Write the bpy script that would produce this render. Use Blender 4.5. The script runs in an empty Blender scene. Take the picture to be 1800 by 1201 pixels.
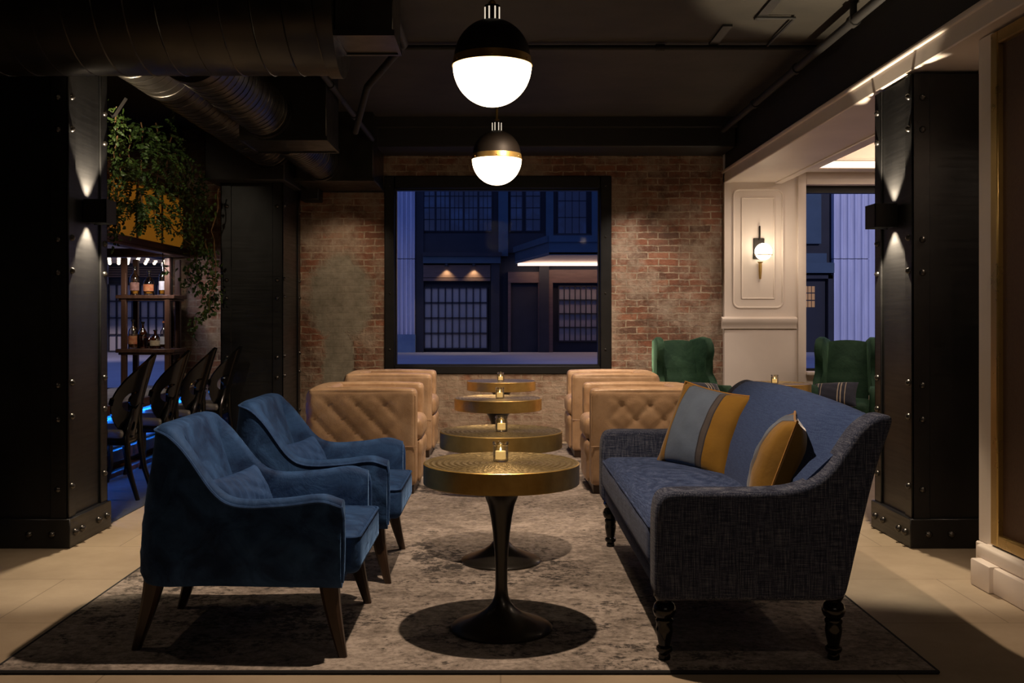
import bpy, bmesh, math, random
from mathutils import Vector, Matrix, Euler

random.seed(7)
SC = bpy.context.scene
COL = SC.collection
PI = math.pi
R = math.radians
MESH_CUT = R(38)

# ------------------------------------------------------------------ camera
H_CAM = 1.22
cam_d = bpy.data.cameras.new('camera')
cam = bpy.data.objects.new('camera', cam_d)
COL.objects.link(cam)
cam.location = (0, 0, H_CAM)
cam.rotation_euler = (PI / 2, 0, 0)
cam_d.sensor_width = 36
cam_d.lens = 36
cam_d.shift_x = 20 / 1800
cam_d.shift_y = -43.5 / 1800
cam_d.clip_end = 300
SC.camera = cam
SC.view_settings.view_transform = 'Standard'
SC.view_settings.look = 'None'
SC.view_settings.gamma = 1
SC.view_settings.use_curve_mapping = False
SC.view_settings.exposure = 0.0
SC.cycles.max_bounces = 8
SC.cycles.diffuse_bounces = 4
SC.cycles.glossy_bounces = 4
SC.cycles.transparent_max_bounces = 12
SC.cycles.sample_clamp_indirect = 4
SC.cycles.caustics_reflective = False
SC.cycles.caustics_refractive = False


def at(px, py, d):
    """world point seen at photograph pixel (px,py) at distance d"""
    return Vector(((px - 880) * d / 1800, d, H_CAM + (557 - py) * d / 1800))


# ------------------------------------------------------------------ node helpers
def srgb(r, g, b):
    f = lambda c: c / 12.92 if c <= .04045 else ((c + .055) / 1.055) ** 2.4
    return (f(r / 255), f(g / 255), f(b / 255), 1)


def c4(c):
    return tuple(c) if len(c) == 4 else (c[0], c[1], c[2], 1)


class NT:
    def __init__(s, name):
        s.m = bpy.data.materials.new(name)
        s.m.use_nodes = True
        s.t = s.m.node_tree
        s.b = s.t.nodes.get('Principled BSDF')
        s.out = s.t.nodes.get('Material Output')
        s._co = None

    def n(s, typ, props=None, **ins):
        nd = s.t.nodes.new(typ)
        for k, v in (props or {}).items():
            setattr(nd, k, v)
        for k, v in ins.items():
            s.set(nd, k.replace('_', ' '), v)
        return nd

    def set(s, nd, key, v):
        i = nd.inputs[key]
        if isinstance(v, bpy.types.NodeSocket):
            s.t.links.new(v, i)
        else:
            if i.type == 'RGBA' and not isinstance(v, (int, float)):
                v = c4(v)
            i.default_value = v

    def bs(s, **kw):
        for k, v in kw.items():
            s.set(s.b, k.replace('_', ' '), v)

    def co(s, stretch=(1, 1, 1), rot=(0, 0, 0)):
        if s._co is None:
            s._co = s.n('ShaderNodeTexCoord').outputs['Object']
        if stretch == (1, 1, 1) and rot == (0, 0, 0):
            return s._co
        return s.n('ShaderNodeMapping', Vector=s._co, Scale=stretch, Rotation=rot).outputs[0]

    def noise(s, scale=5, stretch=(1, 1, 1), detail=4, rough=.55, dist=0, vec=None):
        return s.n('ShaderNodeTexNoise', Vector=vec if vec is not None else s.co(stretch), Scale=scale, Detail=detail,
                   Roughness=rough, Distortion=dist).outputs['Fac']

    def ramp(s, fac, stops):
        nd = s.n('ShaderNodeValToRGB', Fac=fac)
        e = nd.color_ramp.elements
        while len(e) < len(stops):
            e.new(.5)
        for el, (p, c) in zip(e, stops):
            el.position = p
            el.color = c4(c) if not isinstance(c, (int, float)) else (c, c, c, 1)
        return nd.outputs[0]

    def mix(s, f, a, b, mode='MIX'):
        nd = s.t.nodes.new('ShaderNodeMix')
        nd.data_type = 'RGBA'
        nd.blend_type = mode
        for idx, v in ((0, f), (6, a), (7, b)):
            i = nd.inputs[idx]
            if isinstance(v, bpy.types.NodeSocket):
                s.t.links.new(v, i)
            else:
                i.default_value = v if idx == 0 else c4(v)
        return nd.outputs[2]

    def math(s, op, a, b=0.0, c=0.0):
        nd = s.t.nodes.new('ShaderNodeMath')
        nd.operation = op
        for i, v in enumerate((a, b, c)):
            if isinstance(v, bpy.types.NodeSocket):
                s.t.links.new(v, nd.inputs[i])
            else:
                nd.inputs[i].default_value = v
        return nd.outputs[0]

    def bump(s, h, strength=.3, dist=.01):
        s.set(s.b, 'Normal', s.n('ShaderNodeBump', Height=h, Strength=strength, Distance=dist).outputs[0])

    def xyz(s):
        return s.n('ShaderNodeSeparateXYZ', Vector=s.co()).outputs


def pm(name, c1, c2=None, scale=4, stretch=(1, 1, 1), rough=.5, metal=0, bump=0, bscale=60, bstretch=(1, 1, 1),
       lo=.35, hi=.65, sheen=0, coat=0, rvar=0, spec=.5, detail=4, sheen_tint=None):
    t = NT(name)
    if c2 is None:
        t.bs(Base_Color=c1)
    else:
        f = t.noise(scale, stretch, detail)
        t.bs(Base_Color=t.ramp(f, [(lo, c1), (hi, c2)]))
    t.bs(Roughness=rough, Metallic=metal, Specular_IOR_Level=spec)
    if rvar:
        t.bs(Roughness=t.ramp(t.noise(bscale, bstretch, 3), [(.3, rough - rvar), (.7, rough + rvar)]))
    if sheen:
        t.bs(Sheen_Weight=sheen, Sheen_Roughness=.35)
        if sheen_tint:
            t.bs(Sheen_Tint=sheen_tint)
    if coat:
        t.bs(Coat_Weight=coat, Coat_Roughness=.1)
    if bump:
        t.bump(t.noise(bscale, bstretch, 4), bump, .01)
    return t.m


def emis(name, c, s, base=None):
    t = NT(name)
    t.bs(Base_Color=base or c, Emission_Color=c, Emission_Strength=s, Roughness=.4)
    return t.m


M = {}
# ---- setting materials
def brick_mat():
    t = NT('old_brick')
    x = t.xyz()
    wob = t.noise(3.0, detail=2)
    wob2 = t.noise(14, detail=2)
    u = t.math('ADD', x[0], t.math('MULTIPLY', t.math('SUBTRACT', wob, .5), .05))
    v = t.math('ADD', x[2], t.math('MULTIPLY', t.math('SUBTRACT', wob2, .5), .022))
    v = t.math('ADD', v, t.math('MULTIPLY', t.math('SUBTRACT', wob, .5), .03))
    vec = t.n('ShaderNodeCombineXYZ', X=u, Y=v).outputs[0]
    bt = t.n('ShaderNodeTexBrick', {'offset': .5, 'squash': 1.0}, Vector=vec, Color1=(0, 0, 0), Color2=(1, 1, 1),
             Mortar=(.5, .5, .5), Scale=1.0, Mortar_Size=.007, Mortar_Smooth=.25, Bias=0.0, Brick_Width=.205, Row_Height=.066)
    per = bt.outputs['Color']
    mort = bt.outputs['Fac']
    base = t.ramp(per, [(0, (.13, .060, .040)), (.3, (.27, .112, .066)), (.55, (.20, .108, .074)), (.8, (.32, .145, .086)), (1, (.11, .068, .052))])
    grain = t.noise(26, detail=5)
    base = t.mix(t.math('MULTIPLY', grain, .55), base, (.12, .06, .04))
    mcol = t.ramp(t.noise(18, detail=5), [(.3, (.20, .15, .10)), (.7, (.44, .36, .26))])
    mm = t.ramp(t.math('ADD', mort, t.math('MULTIPLY', t.math('SUBTRACT', t.noise(25, detail=4), .5), .9)), [(.3, 0.0), (.75, 1.0)])
    col = t.mix(mm, base, mcol)
    # smeared mortar and old limewash
    low = t.ramp(x[2], [(.45, .10), (.75, 0.0)])
    smear = t.ramp(t.math('ADD', t.noise(2.2, detail=10, rough=.72), low), [(.455, 0.0), (.59, .82)])
    blot = t.ramp(t.noise(6.5, detail=8, rough=.7), [(.42, .55), (.52, 0.0)])
    col = t.mix(blot, col, (.085, .055, .04))
    col = t.mix(smear, col, t.ramp(t.noise(8, detail=7, rough=.6), [(.3, (.24, .18, .13)), (.7, (.42, .345, .265))]))
    # patch of grey plaster left of the window
    nz = t.math('MULTIPLY', t.math('SUBTRACT', t.noise(5, detail=6, rough=.65), .5), .9)
    dx = t.math('DIVIDE', t.math('SUBTRACT', x[0], -1.56), .36)
    dz = t.math('DIVIDE', t.math('SUBTRACT', x[2], 1.42), .47)
    rr = t.math('ADD', t.math('SQRT', t.math('ADD', t.math('MULTIPLY', dx, dx), t.math('MULTIPLY', dz, dz))), nz)
    dx2 = t.math('DIVIDE', t.math('SUBTRACT', x[0], -1.58), .17)
    dz2 = t.math('DIVIDE', t.math('SUBTRACT', x[2], .75), .5)
    r2 = t.math('ADD', t.math('SQRT', t.math('ADD', t.math('MULTIPLY', dx2, dx2), t.math('MULTIPLY', dz2, dz2))), nz)
    pl = t.ramp(t.math('MINIMUM', rr, r2), [(.78, 1.0), (.98, 0.0)])
    pcol = t.ramp(t.noise(7, detail=8, rough=.7), [(.3, (.15, .135, .10)), (.7, (.34, .31, .245))])
    col = t.mix(pl, col, pcol)
    t.bs(Base_Color=col, Roughness=.9, Specular_IOR_Level=.2)
    h = t.math('SUBTRACT', t.math('MULTIPLY', grain, .5), t.math('MULTIPLY', mm, .9))
    h = t.math('ADD', h, t.math('MULTIPLY', t.noise(9, detail=3), .8))
    h = t.math('MULTIPLY', h, t.math('SUBTRACT', 1.0, t.math('MULTIPLY', pl, .8)))
    t.bump(h, .8, .022)
    return t.m


def floor_mat():
    t = NT('stone_floor')
    vec = t.co((1, 1, 1), (0, 0, 0))
    bt = t.n('ShaderNodeTexBrick', {'offset': .5}, Vector=vec, Color1=(0, 0, 0), Color2=(1, 1, 1), Mortar=(.5, .5, .5), Scale=1.0,
             Mortar_Size=.003, Mortar_Smooth=.2, Bias=0.0, Brick_Width=1.35, Row_Height=.68)
    base = t.ramp(t.noise(1.6, detail=8, rough=.65), [(.3, (.26, .20, .135)), (.7, (.40, .32, .225))])
    base = t.mix(t.math('MULTIPLY', bt.outputs['Color'], .18), base, (.20, .155, .11))
    base = t.mix(t.math('MULTIPLY', bt.outputs['Fac'], .6), base, (.12, .09, .06))
    t.bs(Base_Color=base, Roughness=.62, Specular_IOR_Level=.3)
    t.bump(t.noise(20, detail=6), .12, .01)
    return t.m


def rug_mat():
    t = NT('distressed_rug')
    a = t.noise(2.4, (1.0, 1.1, 1), 10, .72, .8)
    fine = t.noise(30, (1.0, 1.1, 1), 8, .78)
    mid = t.noise(9, (1.0, 1.2, 1), 9, .75, .3)
    big = t.noise(1.1, (1, 1, 1), 3, .5)
    lines = t.noise(1.0, (6, 170, 1), 3, .6)
    k0 = t.math('ADD', t.math('MULTIPLY', a, .38), t.math('MULTIPLY', fine, .48))
    k0 = t.math('ADD', k0, t.math('MULTIPLY', lines, .14))
    base = t.ramp(k0, [(.41, (.10, .082, .070)), (.49, (.22, .187, .162)), (.58, (.40, .345, .305))])
    k = t.math('ADD', t.math('MULTIPLY', mid, .5), t.math('MULTIPLY', fine, .5))
    k = t.math('ADD', k, t.math('MULTIPLY', t.math('SUBTRACT', big, .5), .40))
    dark = t.ramp(k, [(.415, 1.0), (.465, 0.0)])
    base = t.mix(t.math('MULTIPLY', dark, .88), base, (.026, .023, .022))
    t.bs(Base_Color=base, Roughness=.95, Specular_IOR_Level=.1, Sheen_Weight=.1)
    t.bump(t.noise(120, (1, 3, 1), 3), .25, .004)
    return t.m


def denim_mat(name, c_dark, c_mid, c_light, amt=1.0):
    t = NT(name)
    w1 = t.noise(1.0, (16, 16, 420), 3, .6)      # horizontal slubs
    w2 = t.noise(1.0, (260, 260, 12), 3, .6)     # vertical slubs
    s = t.math('ADD', t.math('MULTIPLY', w1, .5), t.math('MULTIPLY', w2, .5))
    w = t.noise(420, (1, 1, 1), 2)
    s = t.math('ADD', t.math('MULTIPLY', s, .8), t.math('MULTIPLY', w, .2))
    t.bs(Base_Color=t.ramp(s, [(.40, c_dark), (.5, c_mid), (.60, c_light)]), Roughness=.92, Specular_IOR_Level=.15,
         Sheen_Weight=.05, Sheen_Roughness=.5)
    t.bump(s, .4 * amt, .004)
    return t.m


def velvet(name, c1, c2, tint, scale=7, quilt=False):
    t = NT(name)
    f = t.noise(scale, (1, 1, 1), 5, .6, .8)
    t.bs(Base_Color=t.ramp(f, [(.35, c1), (.68, c2)]), Roughness=.75, Specular_IOR_Level=.2, Sheen_Weight=.3,
         Sheen_Roughness=.3, Sheen_Tint=tint)
    t.bump(t.noise(9, (1, 1, 1), 5, .6, .5), .28, .03)
    return t.m


def leather_mat():
    t = NT('tan_leather')
    f = t.noise(5, detail=6, rough=.6)
    col = t.ramp(f, [(.3, (.34, .215, .12)), (.55, (.47, .31, .185)), (.75, (.58, .41, .265))])
    v = t.n('ShaderNodeTexVoronoi', {'feature': 'DISTANCE_TO_EDGE'}, Vector=t.co(), Scale=180.0).outputs['Distance']
    t.bs(Base_Color=col, Roughness=t.ramp(t.noise(12, detail=3), [(.3, .26), (.7, .42)]), Specular_IOR_Level=.5)
    h = t.math('ADD', t.math('MULTIPLY', v, .5), t.noise(14, detail=6, rough=.65))
    t.bump(h, .22, .012)
    return t.m


def pillow_mat(name, stops, axis=0, rough=.8):
    """hard stripes along one local axis; stops = [(coordinate, colour) ...]"""
    t = NT(name)
    x = t.xyz()[axis]
    lo, hi = stops[0][0], stops[-1][0]
    f = t.math('DIVIDE', t.math('SUBTRACT', x, lo - .001), hi - lo + .3)
    nd = t.n('ShaderNodeValToRGB', Fac=f)
    nd.color_ramp.interpolation = 'CONSTANT'
    e = nd.color_ramp.elements
    while len(e) < len(stops):
        e.new(.5)
    for el, (p, c) in zip(e, stops):
        el.position = max(0, (p - lo) / (hi - lo + .3))
        el.color = c4(c)
    g = t.noise(9, detail=5)
    col = t.mix(t.math('MULTIPLY', g, .45), nd.outputs[0], (.02, .015, .01))
    t.bs(Base_Color=col, Roughness=rough, Sheen_Weight=.5, Sheen_Roughness=.35, Specular_IOR_Level=.2)
    t.bump(t.noise(12, detail=4), .2, .02)
    return t.m


def brass_mat(name='aged_brass', rough=.36, c1=(.44, .275, .075), c2=(.68, .46, .155)):
    t = NT(name)
    f = t.noise(6, detail=6, rough=.65)
    t.bs(Base_Color=t.ramp(f, [(.3, c1), (.7, c2)]), Metallic=.78, Roughness=t.ramp(t.noise(9, detail=5), [(.3, rough - .07), (.7, rough + .12)]))
    t.bump(t.noise(30, detail=4), .1, .004)
    return t.m


def hammered_mat():
    t = NT('hammered_brass')
    x = t.xyz()
    r = t.math('SQRT', t.math('ADD', t.math('MULTIPLY', x[0], x[0]), t.math('MULTIPLY', x[1], x[1])))
    a = t.math('ARCTAN2', x[1], x[0])
    vec = t.n('ShaderNodeCombineXYZ', X=t.math('MULTIPLY', a, 9.0), Y=t.math('MULTIPLY', r, 42.0), Z=0.0).outputs[0]
    cell = t.n('ShaderNodeTexVoronoi', {'feature': 'F1'}, Vector=vec, Scale=1.6).outputs['Distance']
    ring = t.math('SINE', t.math('MULTIPLY', r, 2 * PI / .024))
    f = t.noise(7, detail=6, rough=.65)
    col = t.ramp(f, [(.3, (.26, .19, .085)), (.7, (.44, .335, .17))])
    col = t.mix(t.math('MULTIPLY', t.ramp(cell, [(.25, 1.0), (.6, 0.0)]), .55), col, (.12, .08, .03))
    t.bs(Base_Color=col, Metallic=.9, Roughness=.42)
    t.bump(t.math('ADD', t.math('MULTIPLY', ring, .5), t.math('MULTIPLY', cell, .9)), .35, .006)
    return t.m


def wood_mat(name, c1, c2, rough=.35, axis='z'):
    st = {'z': (18, 18, 1.2), 'x': (1.2, 18, 18), 'y': (18, 1.2, 18)}[axis]
    return pm(name, c1, c2, scale=1.5, stretch=st, rough=rough, bump=.08, bscale=2, bstretch=st)


def steel_mat():
    t = NT('blackened_steel')
    f = t.noise(1.0, (3, 3, 60), 4)
    cl = t.noise(2.2, (1, 1, .6), 5, .6)
    t.bs(Base_Color=t.ramp(cl, [(.3, (.024, .0245, .026)), (.7, (.052, .053, .055))]), Metallic=.75,
         Roughness=t.ramp(f, [(.3, .30), (.7, .42)]), Specular_IOR_Level=.5)
    t.bump(t.noise(1.0, (8, 8, 220), 3), .05, .003)
    return t.m


def duct_mat():
    t = NT('black_duct_metal')
    t.bs(Base_Color=(.07, .064, .056), Metallic=.9, Roughness=t.ramp(t.noise(8, detail=4), [(.3, .28), (.7, .42)]))
    return t.m


def glass_mat(name, c=(1, 1, 1), gloss=.12, rough=.03):
    t = NT(name)
    tr = t.n('ShaderNodeBsdfTransparent', Color=c)
    gl = t.n('ShaderNodeBsdfGlossy', Color=(1, 1, 1), Roughness=rough)
    lw = t.n('ShaderNodeLayerWeight', Blend=.25).outputs['Fresnel']
    mx = t.n('ShaderNodeMixShader', Fac=t.math('ADD', t.math('MULTIPLY', lw, gloss * 1.2), gloss * gloss * .3))
    t.t.links.new(tr.outputs[0], mx.inputs[1])
    t.t.links.new(gl.outputs[0], mx.inputs[2])
    t.t.links.new(mx.outputs[0], t.out.inputs[0])
    return t.m


def fluted_stone():
    return pm('pale_stone', (.50, .50, .56), (.62, .62, .68), scale=1.2, rough=.85, stretch=(3, 3, .4))


M['brick'] = brick_mat()
M['floor'] = floor_mat()
M['rug'] = rug_mat()
M['rug_edge'] = pm('rug_binding', (.012, .012, .014), rough=.9)
M['carpet'] = pm('bar_floor', (.022, .026, .034), (.036, .042, .052), scale=20, rough=.7)
M['ceil'] = pm('black_ceiling', (.018, .016, .012), (.032, .028, .021), scale=2.5, rough=.8, bump=.2, bscale=8)
M['black'] = pm('black_paint', (.006, .006, .006), (.010, .0095, .009), scale=6, rough=.5, spec=.3)
M['beam'] = pm('black_beam', (.008, .008, .008), (.013, .012, .011), scale=3, rough=.7)
M['white'] = pm('warm_white_paint', (.70, .62, .555), (.76, .68, .61), scale=2, rough=.5)
M['dkwall'] = pm('dark_wall', (.014, .012, .011), (.022, .019, .017), scale=3, rough=.8)
M['steel'] = steel_mat()
M['rivet'] = pm('rivet_steel', (.09, .085, .08), rough=.28, metal=.9)
M['duct'] = duct_mat()
M['brass'] = brass_mat()
M['hammer'] = hammered_mat()
M['brass_trim'] = brass_mat('brushed_brass', .3, (.40, .27, .09), (.46, .31, .11))
M['ped'] = pm('black_enamel', (.012, .010, .008), rough=.32, coat=.15)
M['velvet'] = velvet('blue_velvet', (.006, .022, .075), (.029, .083, .22), (.25, .5, 1.0))  # wide range between the blues paints streaky sheen on the pile
M['velvet_rib'] = velvet('ribbed_blue_velvet', (.012, .036, .11), (.034, .088, .235), (.25, .5, 1.0))
M['green'] = velvet('green_velvet', (.010, .034, .019), (.022, .058, .032), (.4, .8, .5))
M['denim'] = denim_mat('blue_tweed', (.010, .018, .052), (.028, .050, .125), (.080, .108, .20))
M['denim_shade'] = denim_mat('shaded_blue_tweed', (.008, .010, .022), (.028, .036, .068), (.12, .13, .165))  # same tweed as the seat, greyed and darkened to paint the arms' shade
M['denim_back'] = denim_mat('blue_tweed_back', (.018, .032, .095), (.028, .052, .135), (.042, .072, .165), .5)
M['leather'] = leather_mat()
M['leg'] = wood_mat('dark_walnut', (.020, .011, .007), (.045, .024, .014))
M['ebony'] = pm('ebony_lacquer', (.004, .004, .004), rough=.16, coat=.1, spec=.35)
M['seatpad'] = pm('grey_vinyl', (.10, .095, .09), (.14, .13, .12), scale=6, rough=.45)
M['barwood'] = wood_mat('bar_wood', (.035, .014, .008), (.085, .035, .018), .4, 'y')
M['postwood'] = wood_mat('shelf_wood', (.05, .024, .016), (.10, .05, .034), .4)
M['counter'] = pm('pale_counter', (.30, .29, .25), (.42, .40, .35), scale=6, rough=.25)
M['channel'] = pm('channel_vinyl', (.30, .32, .36), rough=.4)
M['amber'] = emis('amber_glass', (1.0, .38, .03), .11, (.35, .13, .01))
M['leaf'] = pm('ivy_leaf', (.020, .046, .008), (.065, .11, .020), scale=6, rough=.5, spec=.4)
M['leaf2'] = pm('fern_leaf', (.018, .046, .010), (.06, .11, .022), scale=9, rough=.5, spec=.4)
M['stem'] = pm('vine_stem', (.12, .06, .02), (.20, .11, .04), scale=20, rough=.8)
M['glass'] = glass_mat('window_glass', (.97, .98, 1.0), .02, .02)
M['votive'] = glass_mat('votive_glass', (.92, .90, .84), .6, .06)
M['wax'] = emis('candle_wax', (1.0, .62, .22), .8, (.8, .68, .45))
M['flame'] = emis('candle_flame', (1.0, .66, .25), 14)
M['globe'] = emis('opal_globe', (1.0, .80, .52), 6)
M['bulb'] = emis('sconce_bulb', (1.0, .84, .62), 7)
M['dome'] = pm('dark_bronze', (.016, .012, .009), rough=.55, metal=.2, spec=.3)
M['rib_glow'] = emis('glowing_rib', (1.0, .86, .66), .75)
M['fabric'] = pm('brown_panel', (.060, .027, .011), (.075, .036, .016), scale=60, rough=.6, bump=.1, bscale=200)

OCHRE = (.23, .118, .012)
SLATE = (.10, .135, .20)
NAVY = (.020, .025, .045)
CREAM = (.45, .38, .28)
M['stripe'] = pillow_mat('ochre_slate_stripe', [(-.26, OCHRE), (-.152, (.03, .03, .035)), (-.146, SLATE), (.045, (.03, .028, .035)), (.052, (.07, .06, .06)), (.075, (.03, .028, .035)), (.082, OCHRE), (.3, OCHRE)])
M['ochre'] = pm('ochre_velvet', (.20, .09, .010), (.32, .15, .018), scale=6, rough=.8, sheen=.5)
M['plaid'] = pillow_mat('striped_wool', [(-.22, NAVY), (-.15, CREAM), (-.142, NAVY), (-.12, CREAM), (-.114, NAVY), (.03, CREAM), (.038, NAVY), (.055, CREAM), (.063, NAVY), (.09, CREAM), (.096, NAVY), (.2, NAVY)])

# outside
M['e_stone'] = fluted_stone()
M['e_base'] = pm('stone_base', (.10, .16, .24), (.13, .20, .28), scale=3, rough=.8)
M['e_dark'] = pm('dark_facade', (.008, .009, .013), (.013, .014, .019), scale=2, rough=.7)
M['e_blue'] = pm('blue_facade', (.030, .062, .085), (.040, .075, .10), scale=2, rough=.7)
M['e_brown'] = pm('brown_timber', (.075, .045, .035), (.10, .06, .046), scale=2, rough=.6, stretch=(1, 1, 8))
M['e_pane'] = pm('frosted_pane', (.34, .32, .30), (.42, .40, .37), scale=.5, rough=.5)
M['e_glass'] = pm('dark_glass', (.006, .009, .018), (.04, .085, .13), scale=.7, lo=.45, hi=.62, rough=.1, spec=.8)  # pale blue patches paint reflections on the panes
M['e_litpane'] = emis('lit_pane', (1.0, .50, .16), .22, (.1, .05, .02))
M['e_soffit'] = pm('pale_soffit', (.52, .42, .36), rough=.7)
M['e_strip'] = emis('soffit_tube', (1.0, .74, .56), 4)
M['e_bulb'] = emis('marquee_bulb', (1.0, .82, .56), 2.6)
M['e_down'] = emis('downlight_lens', (1.0, .72, .38), 5)
M['street'] = pm('street_paving', (.26, .26, .27), (.33, .33, .34), scale=.3, rough=.7)
M['cove'] = emis('cove_light', (1.0, .84, .66), 2.2)


# ------------------------------------------------------------------ mesh helpers
def nb():
    return bmesh.new()


def obj(name, bm, m, parent=None, loc=None, smooth=True, rot=None, cut=MESH_CUT):
    me = bpy.data.meshes.new(name)
    bmesh.ops.recalc_face_normals(bm, faces=bm.faces)
    bm.to_mesh(me)
    bm.free()
    if smooth:
        me.polygons.foreach_set('use_smooth', [True] * len(me.polygons))
        me.set_sharp_from_angle(angle=cut)
    for mm in (m if isinstance(m, (list, tuple)) else [m]):
        me.materials.append(M[mm] if isinstance(mm, str) else mm)
    o = bpy.data.objects.new(name, me)
    COL.objects.link(o)
    if parent:
        o.parent = parent
    if loc:
        o.location = loc
    if rot:
        o.rotation_euler = rot
    return o


def tag(o, label, cat, group=None, kind=None):
    o['label'] = label
    o['category'] = cat
    if group:
        o['group'] = group
    if kind:
        o['kind'] = kind
    return o


def thing(name, label, cat, loc=(0, 0, 0), rz=0, group=None):
    o = bpy.data.objects.new(name, None)
    o.empty_display_size = .1
    COL.objects.link(o)
    o.location = loc
    o.rotation_euler = (0, 0, rz)
    return tag(o, label, cat, group)


def struct(name, bm, m, label=None, parent=None, smooth=True):
    o = obj(name, bm, m, parent, smooth=smooth)
    o['kind'] = 'structure'
    if label:
        o['label'] = label
    return o


def dup(root, loc, rz, label, group=None):
    r = root.copy()
    COL.objects.link(r)
    r.location = loc
    r.rotation_euler = (0, 0, rz)
    r['label'] = label
    if group:
        r['group'] = group
    for ch in list(root.children):
        c = ch.copy()
        COL.objects.link(c)
        c.parent = r
        for g in list(ch.children):
            d = g.copy()
            COL.objects.link(d)
            d.parent = c
    return r


def box(bm, x0, x1, y0, y1, z0, z1, bev=0, seg=2, mat=None, mi=0):
    ret = bmesh.ops.create_cube(bm, size=1, matrix=Matrix.Translation(((x0 + x1) / 2, (y0 + y1) / 2, (z0 + z1) / 2)) @
                                Matrix.Diagonal((abs(x1 - x0), abs(y1 - y0), abs(z1 - z0), 1)))
    vs = ret['verts']
    if mat is not None:
        bmesh.ops.transform(bm, matrix=mat, verts=vs)
    if mi:
        for f in {f for v in vs for f in v.link_faces}:
            f.material_index = mi
    if bev:
        es = list({e for v in vs for e in v.link_edges})
        bmesh.ops.bevel(bm, geom=es, offset=bev, segments=seg, affect='EDGES', profile=.5)
    return vs


def lathe(bm, prof, n=32, c=(0, 0, 0), a0=0, cap=True):
    rings = []
    for r, z in prof:
        if r < 1e-5:
            rings.append([bm.verts.new((c[0], c[1], c[2] + z))])
        else:
            rings.append([bm.verts.new((c[0] + r * math.cos(a0 + 2 * PI * i / n), c[1] + r * math.sin(a0 + 2 * PI * i / n), c[2] + z)) for i in range(n)])
    for A, B in zip(rings, rings[1:]):
        for i in range(n):
            j = (i + 1) % n
            if len(A) == 1 and len(B) == 1:
                continue
            if len(A) == 1:
                bm.faces.new((A[0], B[j], B[i]))
            elif len(B) == 1:
                bm.faces.new((A[i], A[j], B[0]))
            else:
                bm.faces.new((A[i], A[j], B[j], B[i]))
    if cap:
        for ring in (rings[0], rings[-1]):
            if len(ring) > 2:
                bm.faces.new(ring)


def loft(bm, secs, close_v=True, caps=True):
    rows = [[bm.verts.new(p) for p in s] for s in secs]
    n = len(rows[0])
    for A, B in zip(rows, rows[1:]):
        for i in range(n if close_v else n - 1):
            j = (i + 1) % n
            bm.faces.new((A[i], A[j], B[j], B[i]))
    if caps and close_v:
        bm.faces.new(rows[0])
        bm.faces.new(rows[-1])
    return rows


def tube(bm, pts, r, n=10, closed=False):
    pts = [Vector(p) for p in pts]
    rs = r if isinstance(r, (list, tuple)) else [r] * len(pts)
    up = Vector((0, 0, 1))
    secs = []
    prev = None
    N = len(pts)
    for i, p in enumerate(pts):
        if closed:
            t = pts[(i + 1) % N] - pts[i - 1]
        else:
            t = pts[min(i + 1, N - 1)] - pts[max(i - 1, 0)]
        t.normalize()
        if prev is None:
            a = t.cross(up)
            if a.length < .05:
                a = t.cross(Vector((1, 0, 0)))
        else:
            a = prev - t * prev.dot(t)
        a.normalize()
        prev = a
        b = t.cross(a)
        secs.append([p + (a * math.cos(2 * PI * k / n) + b * math.sin(2 * PI * k / n)) * rs[i] for k in range(n)])
    if closed:
        secs.append(secs[0])
        rows = [[bm.verts.new(q) for q in s] for s in secs[:-1]]
        rows.append(rows[0])
        for A, B in zip(rows, rows[1:]):
            for k in range(n):
                j = (k + 1) % n
                bm.faces.new((A[k], A[j], B[j], B[k]))
    else:
        loft(bm, secs)


def ball(bm, c, r, sc=(1, 1, 1), u=16, v=10):
    bmesh.ops.create_uvsphere(bm, u_segments=u, v_segments=v, radius=r, matrix=Matrix.Translation(c) @ Matrix.Diagonal((*sc, 1)))


def prism(bm, poly, axis, a, b, bev=0, seg=2):
    """poly = list of 2D points in the plane normal to axis ('y': x,z; 'x': y,z; 'z': x,y)"""
    def P(p, t):
        return {'y': (p[0], t, p[1]), 'x': (t, p[0], p[1]), 'z': (p[0], p[1], t)}[axis]
    va = [bm.verts.new(P(p, a)) for p in poly]
    vb = [bm.verts.new(P(p, b)) for p in poly]
    n = len(poly)
    fs = [bm.faces.new(va), bm.faces.new(vb)]
    for i in range(n):
        bm.faces.new((va[i], va[(i + 1) % n], vb[(i + 1) % n], vb[i]))
    if bev:
        es = list({e for f in fs for e in f.edges})
        bmesh.ops.bevel(bm, geom=es, offset=bev, segments=seg, affect='EDGES', profile=.5)


def soft_prism(bm, poly, y0, y1, r, n=5, iters=2):
    """outline in x,z swept along y with rounded side edges"""
    P = [Vector(p) for p in poly]
    for _ in range(iters):
        Q = []
        for a, b in zip(P, P[1:] + P[:1]):
            Q += [a.lerp(b, .25), a.lerp(b, .75)]
        P = Q
    N = len(P)
    area2 = sum(P[i].x * P[(i + 1) % N].y - P[(i + 1) % N].x * P[i].y for i in range(N))
    sg = 1 if area2 > 0 else -1
    nr = []
    for i in range(N):
        t = (P[(i + 2) % N] - P[i - 2]).normalized()
        nr.append(Vector((-t.y, t.x)) * sg)
    secs = [(y0 + r * (1 - math.cos(PI / 2 * k / n)), r * (1 - math.sin(PI / 2 * k / n))) for k in range(n + 1)]
    secs += [(y1 - (y - y0), ins) for y, ins in reversed(secs)]
    loft(bm, [[(P[i].x + nr[i].x * ins, y, P[i].y + nr[i].y * ins) for i in range(N)] for y, ins in secs])


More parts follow.
